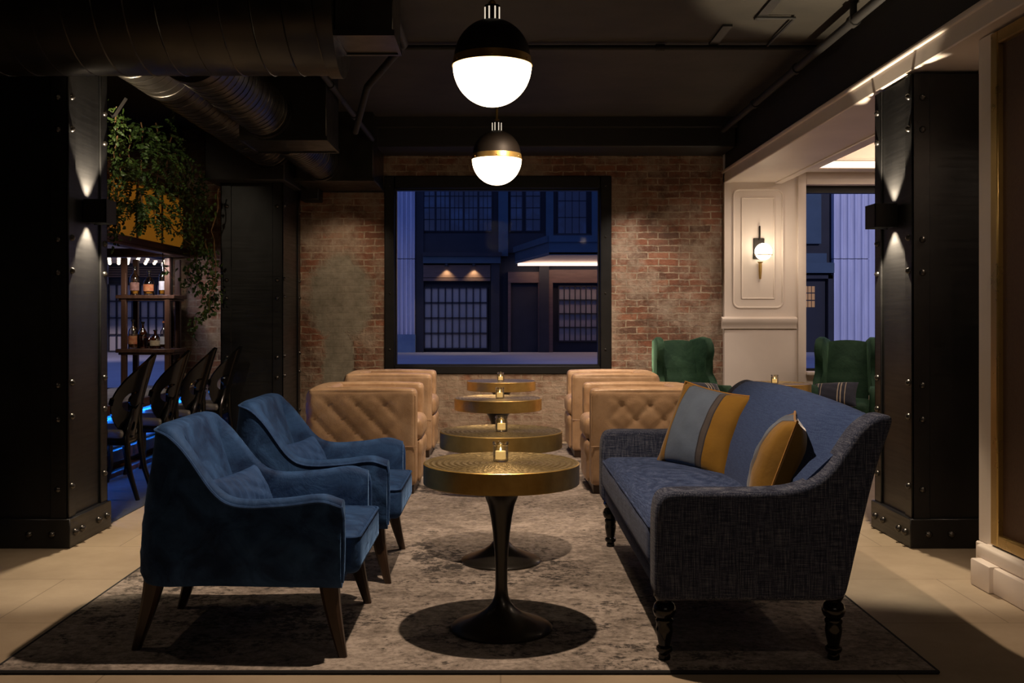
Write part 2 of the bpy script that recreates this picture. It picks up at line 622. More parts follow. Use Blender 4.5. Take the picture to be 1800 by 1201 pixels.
def rbox(bm, c, size, r, cuts=(8, 8, 8), disp=None, post=None):
    """rounded box with a dense grid; disp(p, normal) pushes along the normal, post(p) reshapes"""
    hx, hy, hz = size[0] / 2, size[1] / 2, size[2] / 2
    h = (hx, hy, hz)
    vmap = {}

    def lin(k, n, hh):
        # a denser start/end so that rounding is smooth
        rr = min(r, hh * .98)
        edge = [-hh, -hh + rr * .12, -hh + rr * .35, -hh + rr * .65]
        mid = [-hh + rr + (2 * hh - 2 * rr) * i / max(n, 1) for i in range(n + 1)]
        return edge + mid + [-e for e in reversed(edge)]
    L = [lin(i, cuts[i], h[i]) for i in range(3)]

    def V(i, j, k):
        key = (i, j, k)
        if key not in vmap:
            p = Vector((L[0][i], L[1][j], L[2][k]))
            q = Vector([max(-(h[t] - min(r, h[t] * .98)), min(h[t] - min(r, h[t] * .98), p[t])) for t in range(3)])
            d = p - q
            if d.length > 1e-9:
                nrm = d.normalized()
                rr = min(r, min(h) * .98) if False else r
                s = Vector([min(r, h[t] * .98) for t in range(3)])
                p2 = q + Vector((nrm[0] * s[0], nrm[1] * s[1], nrm[2] * s[2]))
            else:
                nrm = Vector((0, 0, 1))
                p2 = p
            if disp:
                p2 = p2 + nrm * disp(p2, nrm)
            if post:
                p2 = Vector(post(p2))
            vmap[key] = bm.verts.new(p2 + Vector(c))
        return vmap[key]
    nx, ny, nz = [len(a) for a in L]
    for k in (0, nz - 1):
        for i in range(nx - 1):
            for j in range(ny - 1):
                bm.faces.new((V(i, j, k), V(i + 1, j, k), V(i + 1, j + 1, k), V(i, j + 1, k)))
    for j in (0, ny - 1):
        for i in range(nx - 1):
            for k in range(nz - 1):
                bm.faces.new((V(i, j, k), V(i + 1, j, k), V(i + 1, j, k + 1), V(i, j, k + 1)))
    for i in (0, nx - 1):
        for j in range(ny - 1):
            for k in range(nz - 1):
                bm.faces.new((V(i, j, k), V(i, j + 1, k), V(i, j + 1, k + 1), V(i, j, k + 1)))


def pillow(bm, w, h, th, n=22, pinch=.07, wrinkle=.004):
    """stands in the local XZ plane, thickness along Y, centre at origin"""
    top, bot = {}, {}
    for i in range(n + 1):
        for j in range(n + 1):
            u, v = -1 + 2 * i / n, -1 + 2 * j / n
            x = u * w / 2 * (1 - pinch * (1 - v * v))
            z = v * h / 2 * (1 - pinch * (1 - u * u))
            t = th / 2 * (max(0, (1 - u ** 2)) * max(0, (1 - v ** 2))) ** .42
            wr = wrinkle * math.sin(9 * u + 4 * v) * math.sin(7 * v - 3 * u) * (1 - u * u) * (1 - v * v)
            edge = i in (0, n) or j in (0, n)
            a = bm.verts.new((x, -t + wr, z))
            top[i, j] = a
            bot[i, j] = a if edge else bm.verts.new((x, t + wr, z))
    for d in (top, bot):
        for i in range(n):
            for j in range(n):
                q = [d[i, j], d[i + 1, j], d[i + 1, j + 1], d[i, j + 1]]
                try:
                    bm.faces.new(q)
                except ValueError:
                    pass


def lerp_tab(tab, x):
    if x <= tab[0][0]:
        return tab[0][1]
    for (a, va), (b, vb) in zip(tab, tab[1:]):
        if x <= b:
            t = (x - a) / (b - a)
            return va + (vb - va) * t
    return tab[-1][1]


def smooth_tab(tab, x, w=.035):
    return sum(lerp_tab(tab, x + w * k / 3) for k in range(-3, 4)) / 7


def fillet_path(pts, rad, step=.02):
    """open 2D polyline with rounded inner corners, resampled; returns [(p, tangent)]"""
    out = [Vector(pts[0])]
    for i in range(1, len(pts) - 1):
        p0, p1, p2 = Vector(pts[i - 1]), Vector(pts[i]), Vector(pts[i + 1])
        a, b = (p0 - p1).normalized(), (p2 - p1).normalized()
        ang = a.angle(b)
        t = rad / math.tan(ang / 2)
        s, e = p1 + a * t, p1 + b * t
        cdir = (a + b).normalized()
        c = p1 + cdir * (rad / math.sin(ang / 2))
        a0 = math.atan2(*(s - c).yx)
        a1 = math.atan2(*(e - c).yx)
        da = (a1 - a0 + PI) % (2 * PI) - PI
        for k in range(13):
            th = a0 + da * k / 12
            out.append(c + Vector((math.cos(th), math.sin(th))) * rad)
    out.append(Vector(pts[-1]))
    # resample
    L = [0]
    for a, b in zip(out, out[1:]):
        L.append(L[-1] + (b - a).length)
    n = int(L[-1] / step)
    res = []
    for i in range(n + 1):
        s = L[-1] * i / n
        k = 0
        while k < len(L) - 2 and L[k + 1] < s:
            k += 1
        t = (s - L[k]) / max(1e-9, L[k + 1] - L[k])
        res.append((out[k].lerp(out[k + 1], t), s))
    r2 = []
    for i, (p, s) in enumerate(res):
        tg = (res[min(i + 1, n)][0] - res[max(i - 1, 0)][0]).normalized()
        r2.append((p, tg, s))
    return r2


# ------------------------------------------------------------------ lights
WARM = (1.0, .745, .53)


def spot(name, loc, tgt, power, ang=90, blend=.5, rad=.03, col=WARM):
    d = bpy.data.lights.new(name, 'SPOT')
    d.energy = power
    d.color = col
    d.spot_size = R(ang)
    d.spot_blend = blend
    d.shadow_soft_size = rad
    o = bpy.data.objects.new(name, d)
    COL.objects.link(o)
    o.location = loc
    o.rotation_euler = (Vector(tgt) - Vector(loc)).to_track_quat('-Z', 'Y').to_euler()
    return o


def point(name, loc, power, rad=.05, col=WARM):
    d = bpy.data.lights.new(name, 'POINT')
    d.energy = power
    d.color = col
    d.shadow_soft_size = rad
    o = bpy.data.objects.new(name, d)
    COL.objects.link(o)
    o.location = loc
    return o


def area(name, loc, tgt, power, sx, sy, col=WARM):
    d = bpy.data.lights.new(name, 'AREA')
    d.energy = power
    d.color = col
    d.shape = 'RECTANGLE'
    d.size, d.size_y = sx, sy
    o = bpy.data.objects.new(name, d)
    COL.objects.link(o)
    o.location = loc
    o.rotation_euler = (Vector(tgt) - Vector(loc)).to_track_quat('-Z', 'Y').to_euler()
    return o

# ================================================================== SETTING
YB = 10.0          # face of the brick facade wall
bm = nb(); box(bm, -6, 6, -2, 10.3, -.12, 0); struct('floor', bm, 'floor', smooth=False)
bm = nb(); box(bm, -6, 2.75, -2, 10.3, 3.05, 3.2); struct('ceiling', bm, 'ceil', smooth=False)

# brick wall with two window openings
WX0, WX1, WZ0, WZ1 = -1.135, 1.082, .66, 2.595
BX0, BX1, BZ0, BZ1 = -5.2, -3.2, .46, 2.25
bm = nb()
for x0, x1, z0, z1 in ((-6, BX0, 0, 3.05), (BX0, BX1, 0, BZ0), (BX0, BX1, BZ1, 3.05), (BX1, WX0, 0, 3.05),
                       (WX0, WX1, 0, WZ0), (WX0, WX1, WZ1, 3.05), (WX1, 2.17, 0, 3.05)):
    box(bm, x0, x1, YB, YB + .28, z0, z1)
struct('wall_back', bm, 'brick', smooth=False)

# the main window
w = thing('window_1', 'big black framed shop window in the brick wall', 'window')
del w['category']; w['kind'] = 'structure'
bm = nb()
fy0, fy1 = YB - .015, YB + .13
for a in ((WX0, WX0 + .10, WZ0, WZ1), (WX1 - .11, WX1, WZ0, WZ1), (WX0 + .10, WX1 - .11, WZ1 - .12, WZ1), (WX0 + .10, WX1 - .11, WZ0, WZ0 + .08)):
    box(bm, a[0], a[1], fy0, fy1, a[2], a[3], .008, 1)
for a in ((WX0 + .10, WX0 + .115, WZ0 + .08, WZ1 - .12), (WX1 - .125, WX1 - .11, WZ0 + .08, WZ1 - .12)):
    box(bm, a[0], a[1], fy0 + .06, fy1, a[2], a[3])
for a in ((WX0 + .115, WX1 - .125, WZ1 - .135, WZ1 - .12), (WX0 + .115, WX1 - .125, WZ0 + .08, WZ0 + .093)):
    box(bm, a[0], a[1], fy0 + .06, fy1, a[2], a[3])
struct('window_frame', bm, 'black', parent=w)
bm = nb(); box(bm, WX0 + .115, WX1 - .125, YB + .09, YB + .10, WZ0 + .093, WZ1 - .135); struct('window_pane', bm, 'glass', parent=w, smooth=False)
for x in (WX0 + .055, WX1 - .06):
    for z in (.9, 1.45, 2.0, 2.5):
        bm = nb(); ball(bm, (x, fy0, z), .010, u=8, v=6)
        struct('bolt', bm, 'rivet', parent=w)

# bar window
w = thing('window_2', 'dark framed window behind the bar shelves', 'window')
del w['category']; w['kind'] = 'structure'
bm = nb()
for a in ((BX0, BX0 + .08, BZ0, BZ1), (BX1 - .08, BX1, BZ0, BZ1), (BX0 + .08, BX1 - .08, BZ1 - .08, BZ1), (BX0 + .08, BX1 - .08, BZ0, BZ0 + .06)):
    box(bm, a[0], a[1], YB + .02, YB + .13, a[2], a[3], .006, 1)
box(bm, BX0 + .08, BX1 - .08, YB + .06, YB + .11, 1.86, 1.89)
struct('window_frame', bm, 'black', parent=w)
bm = nb(); box(bm, BX0 + .08, BX1 - .08, YB + .085, YB + .09, BZ0 + .06, BZ1 - .08); struct('window_pane', bm, 'glass', parent=w, smooth=False)

# other sides of the room
bm = nb(); box(bm, -6.2, -6, -2, 10.3, 0, 3.05); struct('wall_left', bm, 'dkwall', smooth=False)
bm = nb(); box(bm, -6, 6, -2.2, -2, 0, 3.2); struct('wall_front', bm, 'dkwall', smooth=False)
bm = nb(); box(bm, -3.05, -2.90, -2, 5.38, 0, 3.05); struct('wall_left_side', bm, 'dkwall', smooth=False)

# black soffit before the brick and along the opening, white header under it
bm = nb(); box(bm, -1.2, 2.17, 9.45, YB, 2.79, 3.05, .01, 1); box(bm, -1.2, 2.17, 9.36, 9.45, 2.96, 3.05)
struct('trim_1', bm, 'beam', 'black soffit across the top of the brick wall')
bm = nb(); box(bm, 2.19, 2.76, -2, 10.0, 2.64, 3.05, .01, 1)
struct('trim_2', bm, 'beam', 'black beam along the ceiling over the white header')
bm = nb()
box(bm, 2.17, 2.24, -2, 10, 2.52, 2.64, .006, 1)
box(bm, 2.24, 2.66, -2, 10, 2.525, 2.64)
box(bm, 2.66, 2.73, -2, 10, 2.51, 2.64, .006, 1)
box(bm, 2.155, 2.19, -2, 10, 2.615, 2.645, .008, 2)
struct('trim_3', bm, 'white', 'white painted header over the side room opening')

# the right room
bm = nb()
TX0, TX1, TY0, TY1 = 3.0, 5.4, 7.0, 9.70
for a in ((2.73, TX0, -2, 10), (TX1, 6, -2, 10), (TX0, TX1, -2, TY0), (TX0, TX1, TY1, 10)):
    box(bm, a[0], a[1], a[2], a[3], 2.62, 2.70)
box(bm, 2.73, 6, -2, 10, 2.95, 3.2)
struct('ceiling_side', bm, 'white', smooth=False)
bm = nb()
for x0, x1, y0, y1 in ((TX0 - .05, TX0, TY0, TY1), (TX1, TX1 + .05, TY0, TY1), (TX0 - .05, TX1 + .05, TY1, TY1 + .05), (TX0 - .05, TX1 + .05, TY0 - .05, TY0)):
    box(bm, x0, x1, y0, y1, 2.70, 2.95)
box(bm, TX0, TX1, TY1 - .035, TY1, 2.695, 2.72, .006, 1)
struct('trim_4', bm, 'white', 'white side walls of the lit ceiling recess')
t = thing('cove_light', 'long glowing strip along the edge of the ceiling recess in the side room', 'light', (4.2, TY1, 2.66))
bm = nb(); box(bm, -1.2, 1.2, -.012, 0, -.03, .03); obj('diffuser', bm, 'cove', t, smooth=False)
bm = nb(); box(bm, -1.2, 1.2, -.02, 0, .03, .038); box(bm, -1.2, 1.2, -.02, 0, -.038, -.03); obj('housing', bm, 'white', t, smooth=False)
bm = nb(); box(bm, 6, 6.2, -2, 10.3, 0, 3.2); struct('wall_right_far', bm, 'white', smooth=False)

PX0, PX1, PXW = 2.17, 2.885, 4.9
PY = 9.93
bm = nb()
box(bm, PX0, PX1, PY, 10.28, 0, 2.62)
box(bm, PX1 - .01, PX1 + .07, PY - .035, 10.28, 0, 2.62, .008, 2)            # window casing
box(bm, PX1 + .07, PXW, PY, 10.28, 0, .66)
box(bm, PX1 + .07, PXW, PY, 10.28, 2.56, 2.62)
box(bm, PXW, 6, PY, 10.28, 0, 2.62)
box(bm, 2.1705, 6, PY + .07, 10.28, 2.62, 3.2)
box(bm, PX1 + .07, PXW, PY - .03, PY + .1, 2.50, 2.56, .01, 2)
struct('wall_back_side', bm, 'white')
bm = nb()
rail = [(0, 0), (-.02, 0), (-.024, .03), (-.035, .045), (-.05, .075), (-.05, .095), (-.03, .11), (0, .115)]
prism(bm, [(PY + .002 + p[0], 1.105 + p[1]) for p in rail], 'x', PX0 - .03, PX1 - .02)
struct('trim_5', bm, 'white', 'white chair rail moulding under the wall sconce')


def rrect(x0, x1, z0, z1, r, n=6):
    pts = []
    for cx, cz, a in ((x1 - r, z1 - r, 0), (x0 + r, z1 - r, 90), (x0 + r, z0 + r, 180), (x1 - r, z0 + r, 270)):
        for k in range(n + 1):
            th = R(a + 90 * k / n)
            pts.append((cx + r * math.cos(th), cz + r * math.sin(th)))
    return pts


bm = nb()
for (a, b, c, d, r, rr) in ((1289, 1376, 541, 333, .06, .011), (1304, 1361, 525, 348, .004, .008)):
    p0, p1 = at(a, c, PY), at(b, d, PY)
    tube(bm, [(x, PY - .002, z) for x, z in rrect(p0.x, p1.x, p0.z, p1.z, r)], rr, 8, closed=True)
struct('trim_6', bm, 'white', 'white rounded panel moulding around the wall sconce')
bm = nb(); box(bm, PX0 - .015, PX1 - .02, PY - .025, PY, 0, .18, .008, 2); struct('baseboard_back', bm, 'white')
bm = nb()
box(bm, PX1 + .07, PXW, PY - .06, PY + .2, .655, .69, .008, 2)
box(bm, PX1 + .07, PXW, PY - .02, PY, .30, .34, .006, 1)
struct('trim_7', bm, 'white', 'white sill under the side room window')
w = thing('window_3', 'side room window with black top frame', 'window')
del w['category']; w['kind'] = 'structure'
bm = nb()
box(bm, PX1 + .07, PXW, PY + .08, PY + .16, 2.43, 2.56)
box(bm, PX1 + .07, PX1 + .085, PY + .08, PY + .16, .69, 2.43)
box(bm, PXW - .05, PXW, PY + .08, PY + .16, .69, 2.43)
box(bm, PX1 + .07, PXW, PY + .08, PY + .16, .69, .715)
struct('window_frame', bm, 'black', parent=w)
bm = nb(); box(bm, PX1 + .085, PXW - .05, PY + .12, PY + .125, .715, 2.43); struct('window_pane', bm, 'glass', parent=w, smooth=False)

# panelled wall at the near right
bm = nb()
box(bm, 2.27, 2.50, -2, 4.81, 0, 2.525)
box(bm, 2.245, 2.27, 4.675, 4.81, .17, 2.52, .004, 1)
struct('wall_right', bm, 'white')
bm = nb()
box(bm, 2.23, 2.27, -2, 4.81, 0, .17, .006, 1)
box(bm, 2.165, 2.25, -2, 4.66, 0, .115, .008, 2)
box(bm, 2.19, 2.26, -2, 4.72, .115, .175, .012, 3)
box(bm, 2.145, 2.25, 4.50, 4.68, 0, .12, .008, 2)
struct('baseboard_right', bm, 'white')
bm = nb()
for y0, y1, z0, z1 in ((4.61, 4.675, .18, 2.51), (-1, -.92, .18, 2.51), (-.92, 4.61, 2.45, 2.51), (-.92, 4.61, .18, .235)):
    box(bm, 2.235, 2.275, y0, y1, z0, z1, .006, 1)
struct('trim_8', bm, 'brass_trim', 'brass frame of the brown wall panel')
bm = nb(); box(bm, 2.262, 2.275, -.92, 4.61, .235, 2.45); struct('trim_9', bm, 'fabric', 'brown fabric panel in a brass frame on the right wall', smooth=False)

# floor of the bar end and the rug
bm = nb(); box(bm, -6, -2.30, 5.95, YB, 0, .004); struct('floor_bar', bm, 'carpet', smooth=False)
bm = nb()
RX0, RX1, RY0, RY1 = -1.745, 1.50, 3.485, 9.75
box(bm, RX0 + .012, RX1 - .012, RY0 + .012, RY1 - .012, .0, .012)
rug = obj('area_rug', bm, 'rug', smooth=False)
tag(rug, 'large distressed grey and beige rug under the seating', 'rug')
bm = nb()
pts = [(RX0 + .008, RY0 + .008, .007), (RX1 - .008, RY0 + .008, .007), (RX1 - .008, RY1 - .008, .007), (RX0 + .008, RY1 - .008, .007)]
for a, b in zip(pts, pts[1:] + pts[:1]):
    tube(bm, [a, b], .0075, 6)
e = obj('binding', bm, 'rug_edge', rug)
e['label'] = 'black bound edge'

# ================================================================== STEEL COLUMNS
def column(label, loc, sx, sy, side, ztop=3.05, rz_list=(.32, .69, .87, 1.465, 1.64, 2.22, 2.39), full=True):
    """box column; side=+1 shows its +X face to the room, -1 its -X face"""
    t = thing('steel_column', label, 'column', loc, group=None)
    hx, hy = sx / 2, sy / 2
    bm = nb(); box(bm, -hx + .012, hx - .012, -hy + .012, hy - .012, .0, ztop); obj('shaft', bm, 'steel', t)
    wd = .095
    for ax in (-1, 1):
        for ay in (-1, 1):
            bm = nb()
            x0, x1 = sorted((ax * hx, ax * (hx - wd)))
            y0, y1 = sorted((ay * hy, ay * (hy - wd)))
            box(bm, x0, x1, ay * (hy - .012) if ay > 0 else -hy, hy if ay > 0 else -(hy - .012), .10, ztop, .003, 1)
            box(bm, ax * (hx - .012) if ax > 0 else -hx, hx if ax > 0 else -(hx - .012), y0, y1, .10, ztop, .003, 1)
            obj('corner_plate', bm, 'steel', t)
    bm = nb(); box(bm, -hx - .016, hx + .016, -hy - .016, hy + .016, .0, .155, .004, 1); obj('base_plate', bm, 'steel', t)
    bmr = nb()
    lathe(bmr, [(.0, .014), (.006, .0128), (.0105, .009), (.0135, .004), (.014, 0)], 12, cap=True)
    first = None

    def rivet(p, n, r=1.25):
        nonlocal first
        if first is None:
            o = obj('rivet', bmr, 'rivet', t)
            first = o
        else:
            o = first.copy(); COL.objects.link(o); o.parent = t
        o.location = p
        o.rotation_euler = Vector(n).to_track_quat('Z', 'Y').to_euler()
        o.scale = (r, r, r)
    for z in rz_list:
        if z > ztop - .05:
            continue
        for ay in (-1, 1):
            rivet((side * hx, ay * (hy - .045), z), (side, 0, 0))
        rivet((side * (hx - .055), -hy, z - .012), (0, -1, 0))
        if full:
            rivet((-side * (hx - .055), -hy, z - .012), (0, -1, 0))
    for y in (-hy + .05, -hy + .14, hy - .17, hy - .05):
        rivet((side * (hx + .016), y, .075), (side, 0, 0), 1.4)
    for x in (.08, .20):
        rivet((side * (hx - x), -hy - .016, .075), (0, -1, 0), 1.4)
    return t


column('blackened riveted steel column between the bar and the edge of the picture', (-2.56, 5.67, 0), .56, .54, 1)
column('blackened riveted steel column before the brick wall behind the bar chairs', (-2.225, 9.55, 0), .56, .78, 1, ztop=2.42,
       rz_list=(.32, .69, .87, 1.40, 1.56, 2.22))
column('blackened riveted steel column under the white header', (2.44, 5.67, 0), .54, .54, -1, ztop=2.505)
bm = nb(); box(bm, -2.6, -1.9, 9.0, YB, 2.42, 3.05, .01, 1); struct('trim_10', bm, 'beam', 'black boxing over the steel column by the brick wall')


def column_sconce(label, loc, s):
    t = thing('column_sconce', label, 'wall lamp', loc, group='sconces on the columns')
    bm = nb()
    # open-ended square sleeve
    x0, x1, y0, y1, z0, z1 = 0, s * .125, -.075, .075, -.065, .065
    a, b = sorted((x0, x1))
    for q in ((a, b, y0, y0 + .006), (a, b, y1 - .006, y1), (x1 - s * .006, x1, y0, y1) if s > 0 else (x1, x1 + .006, y0, y1)):
        box(bm, min(q[0], q[1]), max(q[0], q[1]), q[2], q[3], z0, z1, .001, 1)
    obj('shade', bm, 'black', t)
    bm = nb()
    box(bm, min(0, s * .008), max(0, s * .008), -.07, .07, -.06, .06)
    obj('back_plate', bm, 'black', t)
    bm = nb()
    xa, xb = sorted((s * .008, s * .119))
    box(bm, xa, xb, -.068, .068, -.012, .012)
    obj('lamp_holder', bm, 'black', t)
    for d in (1, -1):
        bm = nb()
        lathe(bm, [(.0, .0), (.022, .0), (.024, .008), (.0, .010)], 16)
        o = obj('lamp', bm, 'bulb', t, loc=(s * .05, 0, d * .012 - (.0 if d > 0 else .010)))
        spot('sconce_beam', Vector(loc) + Vector((s * .045, 0, d * .035)), Vector(loc) + Vector((s * .035, 0, d * 2)), 120, 84, .25, .018, (1, .80, .56))
    return t


column_sconce('square black up and down lamp on the steel column beside the bar', (-2.28, 5.67, 1.80), 1)
column_sconce('square black up and down lamp on the steel column under the white header', (2.17, 5.67, 1.775), -1)

# ================================================================== CEILING SERVICES
def spiral_duct(name, label, p0, p1, r, pitch, cat='duct', group=None, end_cap=True):
    p0, p1 = Vector(p0), Vector(p1)
    L = (p1 - p0).length
    ax = (p1 - p0).normalized()
    t = thing(name, label, cat, p0, group=group)
    q = ax.to_track_quat('Z', 'Y')
    bm = nb(); lathe(bm, [(r, 0), (r, L)], 48); o = obj('pipe', bm, 'duct', t); o.rotation_euler = q.to_euler()
    bm = nb()
    turns = L / pitch
    n = int(turns * 28)
    pts = []
    for i in range(n + 1):
        a = 2 * PI * turns * i / n
        pts.append((r * math.cos(a), r * math.sin(a), L * i / n))
    tube(bm, pts, .0045, 4)
    o = obj('seam', bm, 'duct', t); o.rotation_euler = q.to_euler()
    for z in (.03, L - .03):
        bm = nb()
        lathe(bm, [(r + .001, -.03), (r + .014, -.03), (r + .014, .03), (r + .001, .03)], 48, c=(0, 0, z), cap=False)
        o = obj('collar', bm, 'duct', t); o.rotation_euler = q.to_euler()
    return t


def duct_box(label, x0, x1, y0, y1, z0, z1):
    t = thing('duct_box', label, 'duct', ((x0 + x1) / 2, (y0 + y1) / 2, z0))
    hx, hy, h = (x1 - x0) / 2, (y1 - y0) / 2, z1 - z0
    bm = nb(); box(bm, -hx, hx, -hy, hy, 0, h, .004, 1); obj('body', bm, 'duct', t)
    bm = nb()
    for z in (.0,):
        for y in (-hy, hy):
            box(bm, -hx - .008, hx + .008, y - .012, y + .012, -.008, .02)
        for x in (-hx, hx):
            box(bm, x - .008, x + .008, -hy, hy, -.008, .02)
    obj('flange', bm, 'duct', t)
    return t


spiral_duct('ceiling_duct', 'wide black spiral duct crossing the ceiling left to right', (-5.0, 5.0, 2.735), (-.775, 5.0, 2.735), .33, .145)
duct_box('black duct box at the open end of the wide ceiling duct', -.77, -.50, 4.75, 5.10, 2.53, 3.05)
spiral_duct('ceiling_duct', 'slim black spiral duct running back into the middle duct box', (-1.62, 5.34, 2.63), (-1.62, 7.035, 2.63), .175, .085)
duct_box('black duct box in the middle of the run of ceiling ducts', -1.80, -1.20, 7.04, 7.58, 2.44, 3.05)
spiral_duct('ceiling_duct', 'short ribbed black duct between the two rear duct boxes', (-1.60, 7.595, 2.60), (-1.60, 9.12, 2.60), .16, .07)
duct_box('black duct box against the brick wall by the window corner', -1.83, -1.14, 9.14, 9.98, 2.44, 3.05)
spiral_duct('ceiling_duct', 'long black spiral duct over the hanging ivy', (-2.03, 5.35, 2.73), (-2.03, 9.0, 2.73), .195, .10)


def pipe(label, pts, r, name='ceiling_pipe'):
    bm = nb(); tube(bm, pts, r, 10)
    L = [Vector(p) for p in pts]
    for a, b in zip(L, L[1:]):
        n = int((b - a).length / 1.3)
        for k in range(1, n + 1):
            p = a.lerp(b, k / (n + 1)); d = (b - a).normalized() * .03
            tube(bm, [p - d, p + d], r * 1.35, 10)
    return tag(obj(name, bm, 'beam'), label, 'pipe')


pipe('long black pipe along the ceiling beside the black beam', [(2.05, -1, 2.94), (2.05, 9.42, 2.94)], .028)
pipe('thin black conduit crossing the ceiling behind the pendants', [(-1.1, 6.85, 3.02), (2.15, 6.85, 3.02)], .018, 'ceiling_conduit')
pipe('black pipe slanting past the end of the middle duct box', [(-1.22, 5.15, 2.86), (-1.14, 9.1, 2.80)], .022)
pipe('black pipe bending up behind the nearest duct box', [(-1.1, 7.75, 2.62), (-.95, 7.3, 2.86), (-.62, 6.6, 2.98), (-.62, 5.2, 2.98)], .026)
pipe('short black drop pipe with a hook over the right ceiling pipe', [(2.05, 5.95, 2.95), (2.05, 5.95, 3.06)], .02, 'pipe_hanger')
pipe('bent thin conduit on the ceiling before the black beam', [(1.55, 6.2, 3.03), (1.78, 6.2, 3.03), (1.78, 6.85, 3.03)], .009, 'ceiling_conduit')
for i, (x, y, lab) in enumerate(((1.42, 6.62, 'dark metal strip on the ceiling by the thin crossing conduit'), (1.58, 6.05, 'dark metal strip on the ceiling where the bent conduit starts'))):
    bm = nb(); box(bm, x - .03, x + .03, y - .22, y + .22, 3.035, 3.052)
    tag(obj('ceiling_strip', bm, 'black', smooth=False), lab, 'strip')

t = thing('hanger_bracket', 'grey metal bracket bent to a V under the ceiling above the ivy', 'bracket', tuple(at(200, 204, 6.0)))
bm = nb()
for px, py in ((157, 181), (221, 172)):
    d = at(px, py, 6.0) - at(200, 204, 6.0)
    tube(bm, [(0, 0, 0), d], .014, 4)
obj('arm', bm, 'rivet', t)
t = thing('wall_speaker', 'small black speaker on the brick wall under the rear duct box', 'speaker', (-1.82, 9.85, 2.33))
bm = nb(); box(bm, -.09, .09, -.1, .13, -.0, .16, .01, 2); obj('cabinet', bm, 'black', t)
bm = nb(); box(bm, -.08, .08, -.108, -.098, .012, .148, .003, 1); obj('grille', bm, 'ped', t)

# ================================================================== PENDANTS
def pendant(label, loc, dia):
    t = thing('globe_pendant', label, 'pendant lamp', loc, group='globe pendants')
    r = dia / 2
    bm = nb()
    lathe(bm, [(r * math.cos(a), -r * .12 - r * 1.03 * math.sin(a) ) for a in [R(90 * k / 20) for k in range(20)]] + [(0, -r * 1.15)], 48)
    obj('glass_globe', bm, 'globe', t)
    bm = nb()
    prof = [(r * .985, .0)]
    for k in range(1, 20):
        a = R(76 * k / 19)
        prof.append((r * .97 * math.cos(a), r * 1.0 * math.sin(a) + .012))
    prof += [(r * .23, r * 1.0), (r * .22, r * 1.02)]
    lathe(bm, prof, 48)
    obj('metal_dome', bm, 'dome', t)
    bm = nb()
    lathe(bm, [(r * .96, .018), (r * .985, .018), (r * 1.0, -.002), (r * 1.01, -r * .10), (r * 1.025, -r * .10), (r * 1.025, -r * .125), (r * .97, -r * .125)], 48, cap=False)
    for k in range(6):
        a = 2 * PI * k / 6 + R(30)
        ball(bm, (r * 1.0 * math.cos(a), r * 1.0 * math.sin(a), -r * .045), .006, u=8, v=6)
    obj('brass_rim', bm, 'brass', t)
    bm = nb()
    lathe(bm, [(r * .21, r * 1.0), (r * .21, r * 1.03), (r * .187, r * 1.03), (r * .187, r * 1.36), (r * .21, r * 1.36), (r * .20, r * 1.41), (r * .08, r * 1.43)], 24)
    obj('socket', bm, 'dome', t)
    for k in range(8):
        bm = nb()
        a = 2 * PI * (k + .5) / 8
        tube(bm, [(r * .195 * math.cos(a), r * .195 * math.sin(a), r * 1.03), (r * .195 * math.cos(a), r * .195 * math.sin(a), r * 1.36)], r * .018, 8)
        obj('socket_rib', bm, 'rib_glow', t)  # thin bright rods around the socket, set to emit
    top = 3.05 - loc[2]
    bm = nb(); lathe(bm, [(.009, r * 1.42), (.009, top - .02)], 12)
    lathe(bm, [(.018, r * 1.42), (.018, r * 1.50), (.009, r * 1.54)], 16)
    obj('rod', bm, 'brass', t)
    bm = nb(); lathe(bm, [(.06, top - .025), (.065, top), (.0, top)], 24); obj('canopy', bm, 'dome', t)
    return t


pendant('nearer globe pendant, a dark dome over glowing white glass', (-.039, 4.75, 2.405), .365)
pendant('farther globe pendant hanging before the top of the shop window', (-.028, 7.55, 2.400), .365)

# ================================================================== WALL SCONCE
scp = at(1334, 440, PY)
t = thing('wall_sconce', 'globe wall lamp with dark back plate on the white panelled pier', 'wall lamp', (scp.x, PY, scp.z))
bm = nb(); box(bm, -.055, .05, -.018, 0, -.085, .115, .003, 1); obj('back_plate', bm, 'dome', t)
bm = nb(); tube(bm, [(0, -.03, .10), (0, -.03, .225)], .009, 10); ball(bm, (0, -.03, .225), .010, u=8, v=6); obj('rod', bm, 'dome', t)
bm = nb(); lathe(bm, [(.0, -.285), (.010, -.28), (.013, -.24), (.016, -.20), (.016, -.13), (.03, -.115)], 16, c=(.0, -.05, 0)); obj('stem', bm, 'brass', t)
bm = nb(); ball(bm, (.018, -.10, -.02), .082, u=28, v=18); obj('glass_globe', bm, 'bulb', t)
bm = nb(); lathe(bm, [(.078, -.056), (.086, -.056), (.086, -.048), (.080, -.048)], 28, c=(.018, -.10, 0), cap=False); tube(bm, [(-.03, -.01, -.052), (-.04, -.06, -.052)], .008, 8); obj('ring', bm, 'brass', t)
